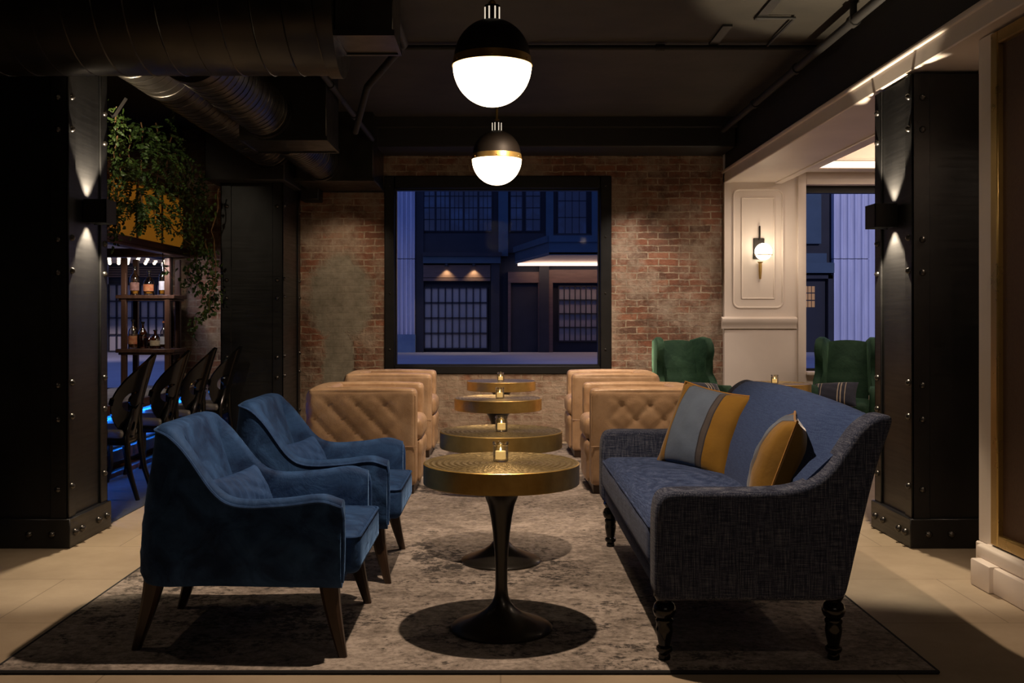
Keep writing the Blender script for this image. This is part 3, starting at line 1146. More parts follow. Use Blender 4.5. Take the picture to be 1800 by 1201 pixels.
# ================================================================== BRASS TABLES
def make_table():
    t = thing('drum_table', '', 'table', group='round brass tulip tables')
    D = .302
    bm = nb()
    prof = [(0, .642)]
    k = 0
    rr = .006
    while rr < D - .022:
        prof.append((rr, .642 + .0011 * math.sin(2 * PI * rr / .024)))
        rr += .004
    prof += [(D - .018, .642), (D - .012, .6455), (D - .004, .645)]
    lathe(bm, prof, 96, cap=False)
    obj('table_top', bm, 'hammer', t)
    bm = nb()
    lathe(bm, [(D - .004, .645), (D, .642), (D, .567), (D - .003, .564), (D - .012, .564), (D - .012, .600)], 96, cap=False)
    obj('brass_band', bm, 'brass', t)
    bm = nb()
    lathe(bm, [(D - .012, .585), (.2, .578), (.205, .560), (.0, .556)], 64, cap=False)
    obj('underside', bm, 'ped', t)
    bm = nb()
    lathe(bm, [(.0, .560), (.100, .560), (.086, .545), (.066, .515), (.051, .478), (.041, .43), (.033, .37), (.027, .30), (.0235, .22), (.0235, .165), (.027, .128), (.037, .102), (.056, .079), (.086, .058), (.126, .040), (.165, .025), (.190, .015), (.197, .008), (.197, 0), (0, 0)], 64, cap=False)
    obj('pedestal', bm, 'ped', t)
    return t


TABLES = [((.003, 3.97), 'nearest brass drum table, standing between the sofa and the blue armchair'),
          ((.002, 5.06), 'second brass drum table from the front, half hidden by the nearest one'),
          ((-.018, 7.10), 'third brass drum table from the front, between the nearer leather chairs'),
          ((.006, 9.0), 'brass drum table closest to the shop window'),
          ((2.38, 8.88), 'brass drum table between the two green wing chairs')]
table0 = make_table()
for i, ((x, y), lab) in enumerate(TABLES):
    z = .012 if x < 2 else 0
    if i == 0:
        table0.location = (x, y, z); table0['label'] = lab
    else:
        dup(table0, (x, y, z), .7 * i, lab)


def make_votive():
    t = thing('candle_votive', '', 'candle', group='candles in glass votives')
    bm = nb()
    lathe(bm, [(0, .0), (.027, 0), (.030, .003), (.030, .055), (.0275, .061), (.0275, .064), (.031, .066), (.031, .076), (.029, .077), (.0275, .074), (.0275, .010), (.0, .008)], 28, cap=False)
    obj('glass_jar', bm, 'votive', t)
    bm = nb(); lathe(bm, [(0, .011), (.021, .011), (.0215, .040), (.018, .041), (0, .039)], 20, cap=False); obj('candle', bm, 'wax', t)
    bm = nb(); lathe(bm, [(0, .041), (.003, .044), (.0034, .048), (.0015, .054), (0, .058)], 10, cap=False); obj('flame', bm, 'flame', t)
    return t


vot0 = make_votive()
VOT = [((.0, 4.0, .655), 'lit candle in a clear jar on the nearest brass table'),
       ((.004, 5.04, .655), 'lit candle in a jar on the second brass table from the front'),
       ((-.006, 7.08, .655), 'lit candle in a jar on the third brass table, between the leather chairs'),
       ((.0, 8.98, .655), 'lit candle in a jar on the brass table by the shop window'),
       ((2.36, 8.82, .643), 'lit candle in a jar on the table between the green chairs'),
       ((-2.925, 9.10, .573), 'lit votive on the bar counter behind the first scroll chair'),
       ((-2.92, 9.62, .573), 'lit votive on the bar counter behind the second scroll chair')]
for i, (p, lab) in enumerate(VOT):
    if i == 0:
        vot0.location = p; vot0['label'] = lab
    else:
        dup(vot0, p, i, lab)

# ================================================================== BLUE ARMCHAIRS
HT = [(-.36, .822), (-.27, .812), (-.225, .79), (-.185, .752), (-.145, .70), (-.10, .635), (-.06, .588), (-.01, .562), (.06, .556), (.2, .566), (.30, .582), (.345, .578), (.385, .555)]


def make_armchair():
    t = thing('blue_armchair', '', 'armchair', group='blue velvet armchairs')
    path = fillet_path([(.385, -.378), (-.345, -.335), (-.345, .335), (.385, .378)], .14, .016)
    secs = []
    rim_o, rim_i = [], []
    ZB = .25
    NR = 16
    for p, tg, s in path:
        n = Vector((-tg.y, tg.x))                 # outward
        bk = max(0, min(1, (-.06 - p.x) / .24))
        bk = bk * bk * (3 - 2 * bk)
        h = smooth_tab(HT, p.x, .03)
        th = .062 + .035 * bk
        sec = []
        for k in range(NR + 1):
            f = k / NR
            z = ZB + (h - .028 - ZB) * f
            off = .028 * bk * (1 - f) ** 1.2 + .012 * math.sin(PI * f) * (1 - bk)
            # lean of the back wing: the shell narrows to the top
            off -= .035 * bk * max(0, f - .35)
            # diamond quilting
            u, v = s / .105, z / .115
            a, b = (u + v) % 1.0, (u - v) % 1.0
            q = min(a, 1 - a, b, 1 - b)
            env = min(1, f * 8) * max(0, min(1, (.84 - f) * 4))
            off += .009 * (min(q * 3.2, 1) ** .6) * env
            if f == 0:
                off -= .012
            sec.append((p + n * off, z))
        o_top = sec[-1][0]
        i_top = o_top - n * th
        for k in range(1, 6):
            a = PI * k / 6
            c = (o_top + i_top) / 2
            sec.append((c + (o_top - c) * math.cos(a), h - .028 + .028 * math.sin(a)))
        for k in range(10):
            f = 1 - k / 9
            z = .30 + (h - .028 - .30) * f
            d = (h - .028 - z)
            rec = bk * (.34 * min(d, .38)) * (1.0 if abs(p.y) < .25 else .65)
            sec.append((i_top - n * rec - n * .012 * (1 - bk) * math.sin(PI * f), z))
        secs.append([(q.x, q.y, z) for q, z in sec])
        rim_o.append(secs[-1][NR])
    bm = nb(); loft(bm, secs)
    obj('shell', bm, 'velvet', t, cut=R(60))
    # piping along the outer rim and down the arm fronts
    pts = [(.388, -.378, .27), (.392, -.378, .40), (.391, -.378, .50)] + rim_o + [(.391, .378, .50), (.392, .378, .40), (.388, .378, .27)]
    bm = nb(); tube(bm, [Vector(p) + Vector((0, 0, .003)) for p in pts], .0065, 6)
    obj('piping', bm, 'velvet_rib', t)
    bm = nb()
    rbox(bm, (.145, 0, .350), (.59, .60, .145), .035, (10, 10, 3),
         disp=lambda p, n: .022 * max(0, n.z) * max(0, 1 - (p.x / .3) ** 2) * max(0, 1 - (p.y / .31) ** 2))
    obj('seat_cushion', bm, 'velvet', t)
    bm = nb()
    ring = rrect(-.145, .436, -.297, .297, .03)
    tube(bm, [(x, y, .414) for x, y in ring], .005, 6, closed=True)
    obj('cushion_piping', bm, 'velvet_rib', t)
    bm = nb()
    box(bm, -.30, .38, -.31, .31, .245, .30, .02, 2)
    obj('seat_base', bm, 'velvet', t)
    # soft inner back pad
    secs = []
    for i in range(25):
        y = -.24 + .48 * i / 24
        sec = []
        c = 1 - (y / .25) ** 4
        for k in range(22):
            f = k / 21
            z = .40 + .385 * f
            x = -.085 - .185 * f + .030 * c * math.sin(PI * min(1, f * 1.02)) - .012 * math.exp(-((y / .012) ** 2)) * math.sin(PI * f) - .025 * (1 - c)
            x += .008 * math.sin(14 * y + 5 * f) * math.sin(PI * f)
            sec.append((x, y, z))
        sec += [(-.27, y, .785), (-.24, y, .40)]
        secs.append(sec)
    bm = nb(); loft(bm, secs); obj('back_pad', bm, 'velvet', t, cut=R(70))
    for sx, y0, x0, fx in ((1, .305, .315, .385), (-1, .255, -.295, -.378)):
        for sy in (-1, 1):
            bm = nb()
            fy = .342 if sx > 0 else .262
            secs = []
            for k in range(7):
                f = k / 6
                r1 = .036 - .021 * f
                cx, cy, z = x0 + (fx - x0) * f, sy * (y0 + (fy - y0) * f), .27 - .27 * f
                secs.append([(cx + a * r1 + (sx * .014 * (1 - f) ** 3), cy + b * r1, z) for a, b in ((-1, -.6), (-.6, -1), (.6, -1), (1, -.6), (1, .6), (.6, 1), (-.6, 1), (-1, .6))])
            loft(bm, secs); obj('leg', bm, 'leg', t)
    return t


ac0 = make_armchair()
ac0.location = (-.945, 3.98, .012)
ac0['label'] = 'blue velvet armchair nearest the viewer, quilted side beside the first brass table'
dup(ac0, (-.895, 4.985, .012), 0, 'blue velvet armchair behind the nearest one, before the leather chair')


def lumbar(label, loc, rz):
    t = thing('lumbar_pillow', label, 'cushion', loc, rz, group='small blue lumbar pillows')
    bm = nb(); pillow(bm, .40, .23, .13, n=60)
    # pleats
    bm.verts.ensure_lookup_table()
    for v in bm.verts:
        v.co.y += .0035 * math.sin(v.co.x * 165) * (1 if abs(v.co.z) < .11 else 0)
    o = obj('cover', bm, 'velvet_rib', t, rot=(R(-24), 0, 0))
    return t


lumbar('small ribbed blue pillow in the nearest blue armchair', (-.945 - .045, 3.95, .515), R(80))
lumbar('small ribbed blue pillow in the second blue armchair', (-.895 - .045, 4.955, .515), R(80))

# ================================================================== SOFA
def make_sofa():
    t = thing('blue_sofa', 'large blue tweed sofa with arched back and turned legs', 'sofa', (.93, 4.50, .012))
    HY = 1.0
    arm = [(-.30, .233), (-.37, .233), (-.394, .242), (-.402, .266), (-.402, .34), (-.402, .50), (-.398, .555), (-.385, .59), (-.36, .606), (-.30, .610), (-.1, .607), (.05, .612), (.12, .628), (.17, .655), (.21, .695),
           (.245, .745), (.28, .80), (.315, .84), (.36, .868), (.395, .873), (.414, .862), (.412, .836), (.36, .70), (.30, .45), (.262, .28), (.252, .25), (.228, .235), (.19, .233)]
    for s in (-1, 1):
        bm = nb()
        y0, y1 = s * HY, s * (HY - .135)
        soft_prism(bm, arm, min(y0, y1), max(y0, y1), .020)
        obj('arm', bm, 'denim_shade', t, cut=R(60))
    # back
    secs = []
    N = 44
    for i in range(N + 1):
        y = -HY + .075 + (2 * HY - .15) * i / N
        e = y / HY
        sw = max(0, min(1, (abs(y) - (HY - .34)) / .235)); sw = sw * sw * (3 - 2 * sw)
        ar = .038 * max(0, 1 - e ** 2) - .016
        top = .872 + ar
        puff = .018 * max(0, 1 - e ** 4)
        inner = [(.10, .40), (.118, .50), (.155, .62), (.20, .74), (.25, .83), (.285, top - .012), (.315, top + .004), (.345, top + .006), (.378, top - .004), (.398, top - .022)]
        outer = [(.385, .80), (.352, .66), (.305, .47), (.25, .24), (.12, .24)]
        sec = []
        for x, z in inner:
            f = (z - .40) / .5
            xx = x - puff * math.sin(PI * max(0, min(1, f)))
            xa = lerp_tab([(.60, .10), (.628, .12), (.655, .17), (.695, .21), (.745, .245), (.80, .28), (.84, .315), (.868, .36)], z) + .004
            if z > .60 and z < .84:
                xx = xx + (xa - xx) * sw
            if z >= .84:
                xx += .035 * sw
                z -= .016 * sw
            sec.append((xx, y, z + (ar * max(0, f - .5) * .6 if z < .84 else 0)))
        for x, z in outer:
            sec.append((x, y, z))
        secs.append(sec)
    bm = nb(); loft(bm, secs)
    obj('backrest', bm, 'denim_back', t, cut=R(45))
    bm = nb()
    rbox(bm, (-.13, 0, .385), (.545, 1.725, .18), .05, (10, 26, 4),
         disp=lambda p, n: .028 * max(0, n.z) * max(0, 1 - (p.x / .30) ** 2) * max(0, 1 - (p.y / .88) ** 4) + .004 * max(0, n.z) * math.sin(13 * p.y + 6 * p.x))
    obj('seat_cushion', bm, 'denim', t)
    bm = nb()
    tube(bm, [(x, y, .455) for x, y in rrect(-.397, .10, -.855, .855, .03)], .005, 6, closed=True)
    obj('cushion_piping', bm, 'denim', t)
    bm = nb()
    box(bm, -.385, .30, -.88, .88, .235, .31, .015, 2)
    obj('seat_base', bm, 'denim', t)
    leg = [(0, .238), (.036, .238), (.038, .225), (.030, .212), (.026, .204), (.034, .196), (.040, .182), (.041, .170), (.035, .154), (.025, .146), (.031, .140), (.031, .132),
           (.027, .124), (.030, .108), (.029, .095), (.022, .060), (.020, .050), (.028, .044), (.030, .036), (.027, .029), (.019, .022), (.022, .010), (.020, 0), (0, 0)]
    for x in (-.352, .245):
        for y in (-.885, .885):
            bm = nb(); lathe(bm, leg, 24, c=(x, y, 0), cap=False); obj('leg', bm, 'ebony', t)
    return t


make_sofa()


def sofa_pillow(label, loc, rot, w=.46):
    t = thing('throw_pillow', label, 'cushion', loc, group=None)
    q = Euler(rot, 'XYZ')
    bm = nb(); pillow(bm, w, w, .19)
    o = obj('cover', bm, 'stripe', t); o.rotation_mode = 'XYZ'; o.rotation_euler = q
    ring = [(u * w / 2 * (1 - .07 * (1 - v * v)), 0, v * w / 2 * (1 - .07 * (1 - u * u))) for u, v in
            [(-1 + k / 8, -1) for k in range(16)] + [(1, -1 + k / 8) for k in range(16)] + [(1 - k / 8, 1) for k in range(16)] + [(-1, 1 - k / 8) for k in range(16)]]
    bm = nb(); tube(bm, ring, .005, 6, closed=True)
    o2 = obj('piping', bm, 'ochre', t); o2.rotation_euler = q
    return t


# far pillow turned to the viewer, near pillow seen from its edge
sofa_pillow('ochre and slate striped pillow facing the viewer on the far half of the sofa', (.985, 4.93, .672), (R(-22), R(7), R(-50)), .43)
sofa_pillow('ochre striped pillow seen edge-on near the close arm of the sofa', (1.055, 3.90, .655), (R(-20), R(0), R(-105)), .40)

# ================================================================== LEATHER CLUB CHAIRS
def tuft(a, b, s=.19, depth=.013):
    u, v = a / s, b / s
    p, q = (u + v), (u - v)
    d1 = abs(p - round(p)); d2 = abs(q - round(q))
    base = (min(d1, .5) * min(d2, .5) * 4) ** .35
    cr = min(d1, d2)
    btn = math.exp(-(d1 * d1 + d2 * d2) / .012)
    return depth * (min(1, cr * 4) * .55 - .75 * btn)


def make_club():
    t = thing('leather_club_chair', '', 'armchair', group='tan leather club chairs')
    H, W, D = .715, .75, .765
    AT = .135
    z0 = .055
    for s in (-1, 1):
        def dsp(p, n, s=s):
            f = 0
            if n.y * s > .55:                       # outer face
                if p.z > -.10 and p.x < .27:
                    e = min(1, (p.z + .10) / .05) * min(1, (.27 - p.x) / .05) * min(1, max(0, (H - z0) / 2 - .03 - p.z) / .05)
                    f = tuft(p.x + .03, p.z - .03) * e
            if n.y * s < -.55 and p.z > -.05:
                e = min(1, (p.z + .05) / .05) * min(1, max(0, .32 - p.z) / .05)
                f = tuft(p.x, p.z) * e * .8
            if n.z > .6:
                f += .010 * (1 - (p.x / .4) ** 2)
            return f
        bm = nb()
        rbox(bm, (0, s * (W - AT) / 2, z0 + (H - z0) / 2), (D - .02, AT, H - z0), .036, (36, 4, 36), disp=dsp)
        obj('arm', bm, 'leather', t, cut=R(70))
        bm = nb()
        ys = s * (W / 2 - .012)
        tube(bm, [(D / 2 - .022, ys, z0 + .02), (D / 2 - .018, ys, H - .05), (D / 2 - .05, ys, H - .012), (-D / 2 + .06, ys, H - .012)], .005, 6)
        obj('piping', bm, 'leather', t)
        bm = nb()
        tube(bm, [(D / 2 - .3, s * (W / 2 + .001), .325), (D / 2 - .012, s * (W / 2 + .001), .325)], .003, 6)
        obj('seam', bm, 'leather', t)

    def dback(p, n):
        f = 0
        if abs(n.x) > .55 and p.z > -.02:
            e = min(1, (p.z + .02) / .05) * min(1, max(0, .31 - p.z) / .05)
            f = tuft(p.y, p.z) * e
        if n.z > .6:
            f += .010 * (1 - (p.y / .4) ** 2)
        return f
    bm = nb()
    rbox(bm, (-D / 2 + .085, 0, z0 + (H - z0) / 2), (.17, W - .012, H - z0), .05, (4, 36, 34), disp=dback)
    obj('backrest', bm, 'leather', t, cut=R(70))
    bm = nb()
    rbox(bm, (.085, 0, .425), (.64, W - 2 * AT - .01, .16), .055, (10, 10, 3),
         disp=lambda p, n: .03 * max(0, n.z) * max(0, 1 - (p.x / .33) ** 2) * max(0, 1 - (p.y / .25) ** 2))
    obj('seat_cushion', bm, 'leather', t)
    bm = nb()

    def dfr(p, n):
        if n.x > .6:
            return .016 * abs(math.cos(PI * p.y / .16)) ** .5 + (.008 if p.z > .03 else 0)
        return 0
    rbox(bm, (.03, 0, .205), (.70, W - 2 * AT - .01, .28), .03, (4, 26, 8), disp=dfr)
    obj('seat_base', bm, 'leather', t, cut=R(70))
    bm = nb(); box(bm, -D / 2 + .03, D / 2 - .03, -W / 2 + .02, W / 2 - .02, 0, .06, .004, 1); obj('plinth', bm, 'leg', t)
    return t


cc0 = make_club()
cc0.location = (-.945, 7.335, .012)
cc0['label'] = 'tan leather club chair behind the second blue armchair, left of the third table'
dup(cc0, (-.965, 9.14, .012), 0, 'tan leather club chair under the shop window, farther of the pair by the blue armchairs')
dup(cc0, (.985, 7.335, .012), PI, 'tan leather club chair right behind the far arm of the sofa')
dup(cc0, (.985, 9.14, .012), PI, 'tan leather club chair next to a green wing chair and the shop window')

# ================================================================== GREEN WING CHAIRS
def make_wing():
    """faces -Y"""
    t = thing('green_wing_chair', '', 'armchair', group='green wing chairs')
    W = .66
    # back
    secs = []
    for i in range(19):
        x = -.185 + .37 * i / 18
        e = x / .185
        sec = []
        for k in range(18):
            f = k / 17
            z = .38 + (.625 - .02 * e * e) * f
            y = .165 + .135 * f - .030 * (1 - e * e) * math.sin(PI * f) + .012 * math.exp(-((f - .52) / .02) ** 2)
            sec.append((x, y, z))
        for k in range(7):
            f = 1 - k / 6
            sec.append((x, .255 + .13 * f, .38 + (.615 - .02 * e * e) * f))
        secs.append(sec)
    bm = nb(); loft(bm, secs); obj('backrest', bm, 'green', t, cut=R(55))
    for s in (-1, 1):
        wing = [(.36, 1.005), (.20, 1.035), (.115, 1.02), (.075, .965), (.065, .90), (.085, .83), (.12, .77), (.125, .70), (.06, .62), (.0, .585), (.22, .50), (.30, .50), (.35, .75)]
        bm = nb()
        prism(bm, wing, 'x', -.035, .035, .02, 3)
        # flare the front edge outward
        for v in bm.verts:
            k = max(0, .34 - v.co.y)
            v.co.x += s * (.188 + .22 * k)
            v.co.x *= 1.0
        obj('wing', bm, 'green', t, cut=R(50))
        bm = nb()
        arm = [(-.33, .12), (-.335, .50), (-.32, .565), (-.28, .60), (-.20, .610), (.05, .60), (.30, .60), (.33, .12)]
        prism(bm, arm, 'x', s * .255 - .045, s * .255 + .045, .03, 3)
        obj('arm', bm, 'green', t, cut=R(50))
    bm = nb()
    rbox(bm, (0, -.075, .40), (.42, .58, .15), .05, (8, 8, 3), disp=lambda p, n: .02 * max(0, n.z) * max(0, 1 - (p.x / .3) ** 2) * max(0, 1 - (p.y / .3) ** 2))
    obj('seat_cushion', bm, 'green', t)
    bm = nb(); box(bm, -.235, .235, -.31, .30, .14, .335, .02, 2); obj('seat_base', bm, 'green', t)
    for sx in (-1, 1):
        for y, fy in ((-.26, -.29), (.26, .31)):
            bm = nb(); tube(bm, [(sx * .22, y, .16), (sx * .235, fy, 0)], [.024, .014], 10); obj('leg', bm, 'leg', t)
    return t


wc0 = make_wing()
wc0.location = (1.70, 9.20, 0)
wc0.rotation_euler = (0, 0, R(14))
wc0['label'] = 'green velvet wing chair before the brick wall and the white pier'
dup(wc0, (3.10, 9.20, 0), R(-22), 'green velvet wing chair before the side room window, beside the steel column')


def plaid(label, loc, rot, w=.38, h=.27):
    t = thing('wool_pillow', label, 'cushion', loc, group='striped wool pillows')
    bm = nb(); pillow(bm, w, h, .13)
    o = obj('cover', bm, 'plaid', t, rot=rot)
    return t


plaid('dark striped wool pillow in the green chair by the white pier', (1.78, 8.97, .535), (R(-42), R(4), R(22)))
plaid('dark striped wool pillow in the green chair by the side room window', (2.93, 8.97, .535), (R(-42), R(-4), R(-30)))

# ================================================================== BAR
t = thing('bar_counter', 'low bar counter with blue lit front behind the scroll chairs', 'bar', (-3.25, 7.6, 0))
bm = nb(); box(bm, -.35, .40, -2.1, 2.25, .515, .560, .008, 2); obj('counter_top', bm, 'counter', t)
bm = nb(); box(bm, .385, .412, -2.1, 2.25, .500, .573, .006, 2); obj('edge_strip', bm, 'barwood', t)
secs = []
for i in range(2):
    y = -2.1 + 4.35 * i
    sec = []
    for r_ in range(5):
        zc = .20 + .063 * r_ + .0315
        for k in range(7):
            a = -PI / 2 + PI * k / 6
            sec.append((.245 + .028 * math.cos(a), y, zc + .0315 * math.sin(a)))
    sec += [(.20, y, .515), (.20, y, .20)]
    secs.append(sec)
bm = nb(); loft(bm, secs); o = obj('channelled_front', bm, 'channel', t)
bm = nb(); box(bm, -.30, .20, -2.08, 2.22, .0, .515); obj('carcass', bm, 'dkwall', t)
bm = nb(); box(bm, .20, .30, -2.1, 2.25, .10, .20, .01, 1); box(bm, .20, .33, -2.1, 2.25, .0, .045, .008, 1); obj('foot_rail', bm, 'barwood', t)
bm = nb(); box(bm, .365, .384, -2.05, 2.2, .503, .514); obj('light_strip', bm, emis('blue_led', (.03, .22, 1.0), 5), t)
area('bar_led', (-3.25 + .375, 7.6, .497), (-3.25 + .36, 7.6, 0), 40, .02, 4.2, (.01, .20, 1.0)).rotation_euler = (0, R(48), 0)

# shelf unit
t = thing('bottle_shelf', 'dark wooden open shelf unit on the bar before the window', 'shelf', (-3.255, 9.55, .560))
for x in (-.20, .20):
    for y in (-.15, .15):
        bm = nb(); box(bm, x - .024, x + .024, y - .024, y + .024, 0, 1.20, .004, 1); obj('post', bm, 'postwood', t)
for z in (.86, .365):
    bm = nb(); box(bm, -.27, .27, -.185, .185, z - .035, z, .004, 1); box(bm, -.25, .25, -.17, .17, z - .055, z - .035, .006, 1)
    obj('shelf', bm, 'postwood', t)

liquor = {}
def bottle(label, px, zb, h, r, body, liq, lab, cap, style=0, y=9.46):
    x = (px - 880) * y / 1800
    t = thing('liquor_bottle', label, 'bottle', (x, y, zb), random.random() * .5, group='bottles on the bar shelf')
    if style == 1:    # wide shoulders, short neck
        prof = [(0, 0), (r, 0), (r * 1.02, .01), (r * 1.02, h * .48), (r * .9, h * .58), (r * .55, h * .70), (r * .30, h * .76), (r * .28, h * .90), (r * .34, h * .91), (r * .34, h * .95), (0, h * .95)]
    else:
        prof = [(0, 0), (r * .95, 0), (r, .01), (r, h * .58), (r * .88, h * .66), (r * .5, h * .73), (r * .34, h * .78), (r * .31, h * .92), (r * .38, h * .93), (r * .38, h * .96), (0, h * .96)]
    bm = nb(); lathe(bm, prof, 18, cap=False); obj('bottle_glass', bm, body, t)
    bm = nb(); lathe(bm, [(0, .012), (r * .86, .012), (r * .86, h * liq), (0, h * liq)], 16, cap=False)
    k = 'liquor_amber'
    if k not in liquor:
        liquor[k] = pm(k, (.50, .22, .03), (.62, .30, .05), rough=.15)
    obj('liquor', bm, liquor[k], t)
    if lab:
        bm = nb()
        N = 9
        rows = []
        for k in range(N):
            a = R(-155 + 130 * k / (N - 1))
            rows.append([(math.cos(a) * (r * 1.03 + e), math.sin(a) * (r * 1.03 + e), z) for e, z in ((0, h * .16), (.001, h * .16), (.001, h * .44), (0, h * .44))])
        loft(bm, rows); obj('paper_label', bm, lab, t)
    bm = nb(); lathe(bm, [(0, h * .93), (r * .40, h * .93), (r * .42, h), (0, h)], 14, cap=False); obj('cap', bm, cap, t)
    return t


M['bglass'] = glass_mat('bottle_glass', (.86, .84, .80), .8, .08)
M['bbrown'] = glass_mat('brown_bottle_glass', (.45, .20, .08), .8, .08)
M['lab_pink'] = pm('pink_label', (.32, .18, .17), (.20, .10, .10), scale=30, rough=.7)
M['lab_white'] = pm('white_label', (.55, .58, .68), (.48, .50, .60), scale=30, rough=.7)
M['lab_cream'] = pm('cream_label', (.50, .42, .28), (.38, .30, .20), scale=30, rough=.7)
M['lab_red'] = pm('red_label', (.40, .10, .05), (.52, .26, .12), scale=30, rough=.7)
S1, S2 = .560 + .86, .560 + .365
bottle('clear bottle with pink label and little amber liquor, on the upper bar shelf', 237, S1, .265, .044, 'bglass', .30, 'lab_pink', 'dome')
bottle('round shouldered bottle with dark label in the middle of the upper bar shelf', 262, S1, .225, .050, 'bglass', .25, 'lab_red', 'ped', 1)
bottle('tall pale bottle with white label on the upper bar shelf', 286, S1, .290, .036, 'bglass', .18, 'lab_white', 'lab_white')
bottle('bottle with red label and golden liquor, on the lower bar shelf', 234, S2, .270, .045, 'bglass', .45, 'lab_red', 'dome')
bottle('dark slanted-shoulder bottle beside the red label one on the lower bar shelf', 251, S2, .250, .044, 'bbrown', .40, None, 'ped', 1, 9.52)
bottle('short square-shouldered bottle with cream label on the lower bar shelf', 273, S2, .175, .046, 'bbrown', .45, 'lab_cream', 'ped', 1)
bottle('tall white labelled bottle by the shelf post on the lower bar shelf', 288, S2, .255, .034, 'bglass', .2, 'lab_white', 'lab_red')
bottle('small amber bottle half hidden on the lower bar shelf', 262, S2, .135, .026, 'bbrown', .6, None, 'ped', 0, 9.56)

# canopy with amber glass over the bar
t = thing('bar_canopy', 'wooden bar canopy with glowing amber glass panels under the ivy', 'canopy', (-3.6, 8.35, 1.80))
bm = nb()
for x in (-.62, .62):
    box(bm, x - .04, x + .04, -1.25, 1.30, 0, .06, .006, 1); box(bm, x - .05, x + .05, -1.27, 1.32, .50, .58, .006, 1)
for y in (-1.22, 1.27):
    box(bm, -.62, .62, y - .04, y + .04, 0, .06, .006, 1); box(bm, -.62, .62, y - .05, y + .05, .50, .58, .006, 1)
obj('frame', bm, 'barwood', t)
bm = nb()
for x in (-.62, .62):
    box(bm, x - .05, x + .05, -1.27, 1.32, -.022, .0, .004, 1)
for y in (-1.22, 1.27):
    box(bm, -.66, .66, y - .05, y + .05, -.022, .0, .004, 1)
obj('moulding', bm, 'barwood', t)
for i in range(4):
    y0 = -1.20 + i * .615
    bm = nb(); box(bm, .612, .622, y0 + .012, y0 + .603, .06, .50); obj('amber_pane', bm, 'amber', t, smooth=False)
    bm = nb(); box(bm, .604, .634, y0 - .012, y0 + .012, .06, .50, .003, 1); obj('mullion', bm, 'barwood', t)
bm = nb(); box(bm, -.58, .58, -1.236, -1.226, .06, .50); obj('amber_pane', bm, 'amber', t, smooth=False)
bm = nb(); box(bm, -.66, .66, -1.27, 1.32, .58, .62, .006, 1); obj('lid', bm, 'barwood', t)
for x, y in ((-.6, -1.2), (.6, -1.2), (-.6, 1.25), (.6, 1.25)):
    bm = nb(); tube(bm, [(x, y, .60), (x, y, 1.25)], .012, 8)
    obj('hanging_rod', bm, 'ped', t)

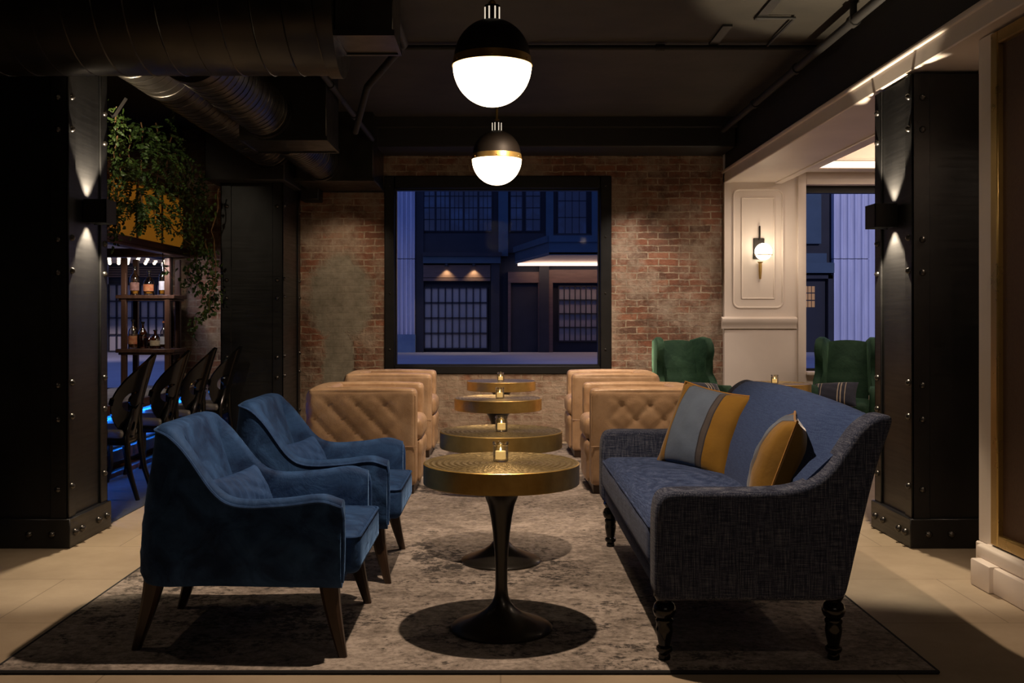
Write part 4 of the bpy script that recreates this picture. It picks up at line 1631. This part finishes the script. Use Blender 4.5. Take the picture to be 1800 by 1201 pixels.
# scroll back chairs (face -X after turning)
def make_scroll():
    t = thing('scroll_back_chair', '', 'chair', group='black scroll back bar chairs')
    NU, NV = 72, 96
    A, B = .215, .285           # half width, half height

    def outline(u, v):          # signed, <0 inside;  v up
        # pointed oval: apex on top
        v0 = -.02
        if v < v0:
            hw = A * max(0, 1 - ((v0 - v) / (B + v0)) ** 2.0) ** .5
        else:
            hw = A * max(0, 1 - ((v - v0) / (B - v0)) ** 1.9) ** .78
        return abs(u) - hw

    def holes(u, v):
        # two mirrored crescents and slots between them
        uu = abs(u)
        d_big = math.hypot(uu - .100, v + .03) - .068
        d_disc = math.hypot(uu - .080, v + .02) - .046
        low = math.hypot((uu - .045) * 1.6, v + .20) - .034
        return min(max(d_big, -d_disc), low)

    def sdf(u, v):
        return max(outline(u, v), -holes(u, v))
    bm = nb()
    grid = {}
    du, dv = 2 * A * 1.04 / NU, 2 * B * 1.04 / NV
    e = .0015
    for i in range(NU + 1):
        for j in range(NV + 1):
            u, v = -A * 1.04 + du * i, -B * 1.04 + dv * j
            for _ in range(4):
                s = sdf(u, v)
                gx = (sdf(u + e, v) - sdf(u - e, v)) / (2 * e)
                gy = (sdf(u, v + e) - sdf(u, v - e)) / (2 * e)
                g2 = max(gx * gx + gy * gy, .05)
                if abs(s) / g2 ** .5 < .62 * max(du, dv):
                    u -= s * gx / g2
                    v -= s * gy / g2
            grid[i, j] = (u, v, sdf(u, v))
    vm = {}

    def P(u, v):
        # u along local y, curved toward +x (the sitter); reclined to -x
        f = max(0, (v + B) / (2 * B))
        x = -.195 - .15 * f ** 1.2 + (u / A) ** 2 * .135
        return (x, u, .395 + v + B)

    def V(i, j):
        if (i, j) not in vm:
            u, v, s = grid[i, j]
            vm[i, j] = bm.verts.new(P(u, v))
        return vm[i, j]
    for i in range(NU):
        for j in range(NV):
            q = [(i, j), (i + 1, j), (i + 1, j + 1), (i, j + 1)]
            c = [grid[k] for k in q]
            if max(k[2] for k in c) < .0016:
                bm.faces.new([V(*k) for k in q])
    for _ in range(6):                       # even out the cut edges
        nxt = {}
        for v in bm.verts:
            nb_ = [e_.other_vert(v) for e_ in v.link_edges if e_.is_boundary]
            if len(nb_) == 2:
                nxt[v] = v.co * .4 + (nb_[0].co + nb_[1].co) * .3
        for v, co in nxt.items():
            v.co = co
    bmesh.ops.recalc_face_normals(bm, faces=bm.faces)
    bm.normal_update()
    be = [(e_.verts[0], e_.verts[1]) for e_ in bm.edges if e_.is_boundary]
    back = {v: bm.verts.new(v.co - v.normal * .022) for v in bm.verts[:]}
    for f_ in bm.faces[:]:
        bm.faces.new([back[v] for v in reversed(f_.verts)])
    for a_, b_ in be:
        bm.faces.new((a_, b_, back[b_], back[a_]))
    obj('backrest', bm, 'ebony', t, cut=R(50))
    # stiles from seat to back
    for s in (-1, 1):
        bm = nb()
        tube(bm, [(-.215, s * .085, .60), (-.20, s * .09, .54), (-.19, s * .13, .48), (-.185, s * .155, .42), (-.19, s * .16, .34), (-.215, s * .16, .18), (-.27, s * .165, 0)],
             [.016, .024, .026, .024, .022, .019, .015], 10)
        obj('leg', bm, 'ebony', t)
        bm = nb()
        tube(bm, [(.19, s * .185, .40), (.195, s * .187, .28), (.19, s * .185, .12), (.215, s * .187, 0)], [.026, .022, .018, .014], 10)
        obj('leg', bm, 'ebony', t)
    bm = nb()
    ring = [(.22, -.215), (.22, .215), (-.19, .185), (-.19, -.185)]
    prism(bm, ring, 'z', .365, .415, .012, 2)
    obj('seat_frame', bm, 'ebony', t)
    bm = nb()
    rbox(bm, (.02, 0, .435), (.40, .38, .055), .025, (8, 8, 2), disp=lambda p, n: .014 * max(0, n.z) * max(0, 1 - (p.x / .2) ** 2))
    obj('seat', bm, 'seatpad', t)
    return t


sc0 = make_scroll()
for i, (y, ang, lab) in enumerate(((6.93, 183, 'black scroll back chair at the bar, nearest of the four'), (7.70, 181, 'black scroll back chair at the bar, second of the four'),
                                   (8.38, 180, 'black scroll back chair at the bar, third of the four'), (8.95, 180, 'black scroll back chair at the bar, last one half before the steel column'))):
    loc = ((-2.68, -2.675, -2.665, -2.60)[i], y, .004)
    if i == 0:
        sc0.location = loc; sc0.rotation_euler = (0, 0, R(ang)); sc0['label'] = lab
    else:
        dup(sc0, loc, R(ang), lab)

# ================================================================== IVY
def leaf(bm, p, d, n, L, W):
    d = d.normalized(); s = d.cross(n)
    if s.length < .01:
        s = d.cross(Vector((.3, .5, .8)))
    s.normalize(); u = s.cross(d)
    pts = [p, p + d * L * .35 + s * W, p + d * L * .7 + s * W * .65, p + d * L - u * L * .15, p + d * L * .7 - s * W * .65, p + d * L * .35 - s * W]
    m = p + d * L * .5 - u * W * .25
    v = [bm.verts.new(q) for q in pts] + [bm.verts.new(m)]
    for i in range(6):
        bm.faces.new((v[i], v[(i + 1) % 6], v[6]))


def rv(s=1.0):
    return Vector((random.uniform(-s, s), random.uniform(-s, s), random.uniform(-s, s)))


def vine(label, strands, dens=55, spread=.09, L=.055, mat='leaf', name='hanging_vine', frond=False):
    """strands: lists of points from the top down"""
    p0 = Vector(strands[0][0])
    t = thing(name, label, 'plant', p0, group='greenery hanging over the bar')
    bs, bl = nb(), nb()
    for st in strands:
        pts = [Vector(q) - p0 for q in st]
        fine = []
        for a, b in zip(pts, pts[1:]):
            n = max(2, int((b - a).length / .06))
            for k in range(n):
                fine.append(a.lerp(b, k / n) + rv(.012))
        fine.append(pts[-1])
        tube(bs, fine, [.006 - .004 * i / len(fine) for i in range(len(fine))], 5)
        LL = sum((b - a).length for a, b in zip(fine, fine[1:]))
        for k in range(int(LL * dens)):
            f = random.random()
            i = min(len(fine) - 2, int(f * (len(fine) - 1)))
            c = fine[i].lerp(fine[i + 1], random.random())
            off = rv(1)
            off = off.normalized() * spread * random.random() ** .7
            c2 = c + off
            if frond:
                dd = (off.normalized() * .8 + Vector((0, 0, -.8)) + rv(.3)).normalized()
                side = dd.cross(Vector((0, 0, 1)) + rv(.2)).normalized()
                fl = random.uniform(.10, .2)
                for m in range(7):
                    for sg in (-1, 1):
                        q = c2 + dd * fl * (m + 1) / 7
                        leaf(bl, q, (side * sg + dd * .6), rv(1), L * .6 * (1 - .07 * m), L * .16)
            else:
                leaf(bl, c2, Vector((0, 0, -.7)) + rv(.9) + off * 2, rv(1), L * random.uniform(.6, 1.25), L * random.uniform(.26, .42))
    obj('stem', bs, 'stem', t)
    obj('foliage', bl, mat, t, smooth=False)
    return t


def V3(px, py, d):
    v = at(px, py, d)
    return (v.x, v.y, v.z)


vine('narrow leafy vine hanging beside the near steel column', [[V3(208, 185, 6.9), V3(203, 250, 6.9), V3(200, 330, 6.9), V3(201, 425, 6.9)], [V3(216, 210, 7.0), V3(210, 300, 7.0), V3(207, 400, 7.0)]], 330, .07, .038)
vine('bushy fern mass over the amber glass', [[V3(250, 215, 7.7), V3(250, 290, 7.75), V3(240, 345, 7.8)], [V3(275, 215, 8.0), V3(278, 285, 8.0), V3(270, 360, 8.1)],
     [V3(228, 235, 7.6), V3(226, 300, 7.6)], [V3(300, 240, 8.3), V3(292, 300, 8.3)]], 64, .19, .075, 'leaf2', 'hanging_fern', True)
vine('pale fern tuft trailing before the amber glass', [[V3(243, 330, 7.55), V3(252, 365, 7.5), V3(262, 385, 7.5)], [V3(262, 345, 7.6), V3(272, 388, 7.6)]], 90, .11, .07, 'leaf2', 'hanging_fern', True)
vine('vine curtain falling beside the amber glass corner', [[V3(310, 270, 8.6), V3(315, 340, 8.6), V3(322, 410, 8.6)], [V3(335, 290, 8.9), V3(340, 350, 8.9), V3(336, 430, 8.9)], [V3(352, 300, 9.0), V3(357, 390, 9.0)]], 420, .12, .038)
vine('leafy vine trailing down the brick beside the bar shelf', [[V3(335, 400, 9.0), V3(345, 450, 9.0), V3(352, 500, 9.0), V3(365, 535, 9.05)], [V3(362, 420, 9.05), V3(372, 480, 9.05), V3(378, 545, 9.1)], [V3(330, 470, 8.95), V3(336, 505, 8.95)]], 300, .10, .042)
vine('lowest ivy tail curling over the brick by the bar', [[V3(374, 520, 9.1), V3(360, 545, 9.1), V3(348, 562, 9.1), V3(338, 590, 9.1)]], 200, .055, .045)
vine('bare looping vine stem beside the far steel column', [[V3(384, 330, 8.9), V3(382, 370, 8.9), V3(372, 405, 8.9), V3(378, 440, 8.9), V3(382, 480, 8.9), V3(370, 520, 8.9), V3(366, 560, 8.9)],
     [V3(296, 390, 8.7), V3(318, 412, 8.7), V3(336, 430, 8.7)], [V3(288, 430, 9.0), V3(285, 460, 9.0), V3(303, 490, 9.1)]], 14, .04, .05)
# ================================================================== ACROSS THE STREET
DF = 35.0
bm = nb(); box(bm, -40, 40, 10.6, 60, -.2, 0); struct('street', bm, 'street', smooth=False)


def fx(px):
    return (px - 880) * DF / 1800


def fz(py):
    return H_CAM + (557 - py) * DF / 1800


t = thing('shop_building', 'dark blue building across the street with fluted stone pilasters, canopy and grid doors', 'building', (0, DF, 0))


def eb(name, mat, boxes, bev=0):
    """boxes given as (px0,px1,py_bottom,py_top, front offset, depth)"""
    bm = nb()
    for px0, px1, y0, y1, f, d in boxes:
        box(bm, fx(px0), fx(px1), f, f + d, max(0, fz(y0)), fz(y1), bev, 1)
    return obj(name, bm, mat, t, smooth=False)


eb('facade_wall', 'e_dark', [(-200, 2000, 620, 100, .35, 1.0)])


def fluted(px0, px1, zt, base):
    x0, x1 = fx(px0), fx(px1)
    n = 5
    w = (x1 - x0) / n
    poly = [(x0, .3)]
    for k in range(n):
        a = x0 + k * w
        poly.append((a, 0)); poly.append((a + w * .28, 0))
        for m in range(1, 6):
            th = PI * m / 6
            poly.append((a + w * .28 + w * .72 * (1 - math.cos(th)) / 2, .10 * math.sin(th)))
    poly += [(x1, 0), (x1, .3)]
    bm = nb()
    prism(bm, poly, 'z', base, fz(455) - .012); prism(bm, poly, 'z', fz(455) + .012, zt)
    obj('fluted_pilaster', bm, 'e_stone', t, smooth=False)


fluted(690, 729, 8.5, fz(588))
eb('pilaster_base', 'e_base', [(688, 730, 620, 588, -.06, .4)])
fluted(1466, 1528, 8.5, 0)
fluted(150, 185, 8.5, 0)
eb('facade_column', 'e_blue', [(876, 893, 450, 100, .1, .3), (960, 973, 430, 100, .1, .3), (1041, 1051, 430, 100, .1, .3), (1065, 1080, 430, 100, .1, .3)])
eb('facade_post', 'e_dark', [(730, 744, 620, 100, .12, .3), (863, 878, 620, 463, .0, .4), (948, 965, 620, 463, .05, .4)])
eb('ledge', 'e_blue', [(744, 880, 463, 451, -.12, .5), (1414, 1465, 480, 462, -.1, .5), (1414, 1455, 462, 445, .1, .4)])
eb('ledge_cap', 'e_dark', [(744, 882, 451, 444, -.22, .6)])
eb('upper_spandrel', 'e_dark', [(744, 876, 444, 410, .2, .3), (893, 960, 444, 410, .2, .3), (973, 1041, 425, 410, .2, .3)])
# upper windows, each with its mullions
for a, b, bot, top, nx, nz in ((766, 789, 405, 322, 3, 4), (791, 813, 405, 322, 3, 4), (816, 839, 405, 322, 3, 4), (842, 864, 405, 322, 3, 4), (898, 918, 405, 322, 2, 4), (925, 950, 405, 322, 2, 4),
                               (982, 1032, 410, 322, 4, 3), (744, 763, 405, 322, 2, 4)):
    wi = eb('window', 'e_dark', [(a - 1.2, a + .3, bot + 1, top, .28, .1), (b - .3, b + 1.2, bot + 1, top, .28, .1), (a, b, bot + 1, bot - 1, .28, .1)] +
            [(a + (b - a) * k / nx - .5, a + (b - a) * k / nx + .5, bot, top, .29, .1) for k in range(1, nx)] +
            [(a, b, bot + (top - bot) * k / nz + .6, bot + (top - bot) * k / nz - .6, .29, .1) for k in range(1, nz)])
    bm = nb(); box(bm, fx(a), fx(b), .335, .345, fz(bot), fz(top)); o = obj('pane', bm, 'e_glass', wi, smooth=False)


def grid_door(px0, px1, y0, y1, nx, nz):
    fr = eb('grid_door', 'e_dark', [(px0 + (px1 - px0) * k / nx - .9, px0 + (px1 - px0) * k / nx + .9, y0, y1, .2, .12) for k in range(nx + 1)] +
            [(px0, px1, y0 + (y1 - y0) * k / nz + 1.1, y0 + (y1 - y0) * k / nz - 1.1, .2, .12) for k in range(nz + 1)])
    bm = nb(); box(bm, fx(px0), fx(px1), .30, .34, fz(y0), fz(y1)); obj('pane', bm, 'e_pane', fr, smooth=False)


grid_door(745, 856, 613, 505, 9, 4)
grid_door(186, 312, 618, 500, 9, 4)
eb('sign_band', 'e_brown', [(744, 862, 488, 466, .05, .3), (744, 862, 494, 489, .0, .3)])
eb('siding', 'e_brown', [(186, 320, 487 - 4 * k, 484.4 - 4 * k, .18 + .02 * k, .3) for k in range(5)])
for px in (785, 833):
    bm = nb(); lathe(bm, [(.0, .10), (.05, .10), (.055, 0), (.045, 0), (.04, .02), (0, .02)], 16, c=(fx(px), -.08, fz(469)))
    dl = obj('downlight', bm, 'e_dark', t)
    bm = nb(); lathe(bm, [(0, .005), (.042, .005), (.042, .012), (0, .012)], 16, c=(fx(px), -.08, fz(469))); obj('lens', bm, 'e_down', dl)
    spot('facade_downlight', (fx(px), DF - .08, fz(469) - .01), (fx(px), DF + .02, 0), 60, 100, .6, .04, (1, .70, .36))
eb('entrance', 'e_brown', [(893, 951, 497, 478, .1, .3), (893, 898, 620, 497, .12, .3), (946, 951, 620, 497, .12, .3), (965, 1065, 497, 474, .1, .3), (965, 972, 620, 497, .1, .3)])
eb('entrance_door', 'e_dark', [(898, 946, 620, 500, .27, .1)])
grid_door(983, 1060, 600, 503, 8, 4)
# lit canopy over the entrance
zc = 3.05
poly = [(fx(905), 0), (fx(965) * 30 / 35, -5.0), (7.0, -5.0), (7.0, 0)]
bm = nb(); prism(bm, poly, 'z', zc + .0, zc + .06); can = obj('canopy_soffit', bm, 'e_soffit', t, smooth=False)
fas = []
bm = nb()
for (a, b) in zip(poly[:2], poly[1:3]):
    A, B = Vector((a[0], a[1], 0)), Vector((b[0], b[1], 0))
    n = Vector(((B - A).y, -(B - A).x, 0)).normalized() * .06
    prism(bm, [(A.x, A.y), (B.x, B.y), (B.x - n.x, B.y - n.y), (A.x - n.x, A.y - n.y)], 'z', zc - .02, zc + .36)
    prism(bm, [(A.x + n.x, A.y + n.y), (B.x + n.x, B.y + n.y), (B.x - n.x, B.y - n.y), (A.x - n.x, A.y - n.y)], 'z', zc + .36, zc + .55)
obj('canopy_fascia', bm, 'e_blue', t, smooth=False)
bm = nb(); box(bm, fx(910), 6.9, -.28, -.12, zc - .09, zc - .01); obj('canopy_tube_light', bm, 'e_strip', t, smooth=False)
area('canopy_glow', (3.9, DF - .45, zc - .22), (3.9, DF - 1.6, zc + .3), 55, 6, .12, (1, .62, .46))
area('canopy_glow', (3.9, DF - .6, zc - .12), (3.9, DF - .2, 0), 20, 6, .2, (1, .62, .46))
# bulb canopy seen through the bar window
bm = nb(); box(bm, fx(150), fx(318), -4.6, 0, 3.07, 3.5); mq = obj('bulb_canopy', bm, 'e_dark', t, smooth=False)
bm = nb(); box(bm, fx(151), fx(317), -4.58, 0, 3.05, 3.069); obj('canopy_soffit', bm, 'e_soffit', mq, smooth=False)
bm0 = nb(); ball(bm0, (0, 0, 0), .055, u=10, v=8)
b0 = None
for i in range(10):
    for j in range(4):
        x, y, z = fx(172) + i * .30 + .15 * (j % 2), -.5 - 1.2 * j, 3.02
        if b0 is None:
            b0 = obj('bulb', bm0, 'e_bulb', mq, loc=(x, y, z)); o = b0
        else:
            o = b0.copy(); COL.objects.link(o); o.parent = mq; o.location = (x, y, z)
# right part: blue window, door with lit panes, brick edge
eb('blue_panel', 'e_blue', [(1418, 1446, 428, 330, .15, .3)])
eb('side_door', 'e_dark', [(1414, 1464, 490, 484, .0, .4), (1456, 1465, 620, 484, .0, .4), (1417, 1455, 620, 490, .25, .1)])
for i in range(3):
    for j in range(3):
        bm = nb(); a = 1418 + i * 6.4; b = 540 - j * 13
        box(bm, fx(a), fx(a + 5), .235, .255, fz(b), fz(b - 11)); obj('lit_pane', bm, 'e_litpane', t, smooth=False)
bm = nb(); box(bm, fx(1528), fx(1600), .1, .5, 0, 9); obj('brick_edge', bm, 'e_stone', t, smooth=False)

# ================================================================== LIGHT
wd = bpy.data.worlds.new('dusk')
SC.world = wd
wd.use_nodes = True
bg = wd.node_tree.nodes['Background']
bg.inputs[0].default_value = (.12, .19, .60, 1)
bg.inputs[1].default_value = .85

# unseen spots added as street light, tinted to lift the far facade
spot('street_fill', (13, 22, 7), (11.8, 35, 3.0), 3000, 50, .8, .3, (.80, .74, 1.0))
spot('street_fill', (-13, 22, 7), (-12.2, 35, 1.5), 3200, 70, .8, .3, (1.0, .76, .84))
spot('street_fill', (-4, 24, 6), (-2.6, 35, 1.0), 240, 36, .9, .3, (1.0, .84, .78))
# ceiling spots over the seating
K = 1.0
spot('ceiling_spot', (.05, 3.88, 2.92), (-.05, 3.85, 0), 270 * K, 98, .55, .025)
spot('ceiling_spot', (.55, 6.55, 2.98), (.0, 7.4, .4), 290 * K, 100, .6, .03)
spot('ceiling_spot', (.35, 8.75, 2.98), (.0, 9.1, .3), 200 * K, 95, .6, .03)
# wall washers in front of the brick
spot('wall_washer', (1.15, 9.05, 2.98), (1.35, 10.0, .85), 150 * K, 58, .8, .03, (1, .82, .68))
spot('wall_washer', (-1.35, 9.22, 2.42), (-1.55, 10.0, 1.25), 24 * K, 85, .8, .03)
# side room
area('side_room_light', (4.2, 7.8, 2.90), (4.2, 7.8, 0), 42, 2.0, 2.2, (1, .78, .62))
area('cove_wash', (4.2, 9.45, 2.74), (4.2, 9.7, 2.86), 5, 2.2, .05, (1, .70, .50))
spot('side_room_spot', (2.45, 8.2, 2.50), (2.4, 9.7, .9), 44, 100, .7, .04, (1, .78, .62))
point('sconce_glow', (scp.x + .018, PY - .22, scp.z + .02), 2.2, .05, (1, .80, .56))
# unseen fill lights added for the corridor and the hall behind the viewer
spot('hall_fill_spot', (2.62, 5.08, 2.45), (2.05, 4.7, 0), 22, 110, .8, .05)
spot('hall_fill_spot', (1.5, 1.6, 2.6), (1.6, 4.3, .3), 16, 90, .8, .06)
spot('hall_fill_spot', (-2.3, 3.9, 2.95), (-2.15, 4.6, 0), 15, 80, .9, .06)
area('hall_fill', (.9, -1.4, 2.6), (.9, 5, .6), 4.5, 2.5, 1.2, (1, .78, .6))
spot('panel_fill', (.9, 3.0, 2.95), (2.27, 4.1, 1.5), 26, 46, .8, .04)  # unseen lamp added to brighten the brown panel
# unseen spots added to brighten ivy, brick and bottles at the bar
spot('bar_fill', (-2.42, 6.2, 2.95), (-2.95, 8.0, 1.95), 62, 56, .8, .05, (1, .82, .58))
spot('bar_fill', (-3.0, 9.25, 1.76), (-2.75, 10.0, 1.15), 10, 110, .9, .05, (.86, .78, 1.0))
spot('bar_fill', (-3.1, 9.0, 1.76), (-3.2, 9.6, .9), 14, 130, .8, .04, (1, .85, .68))
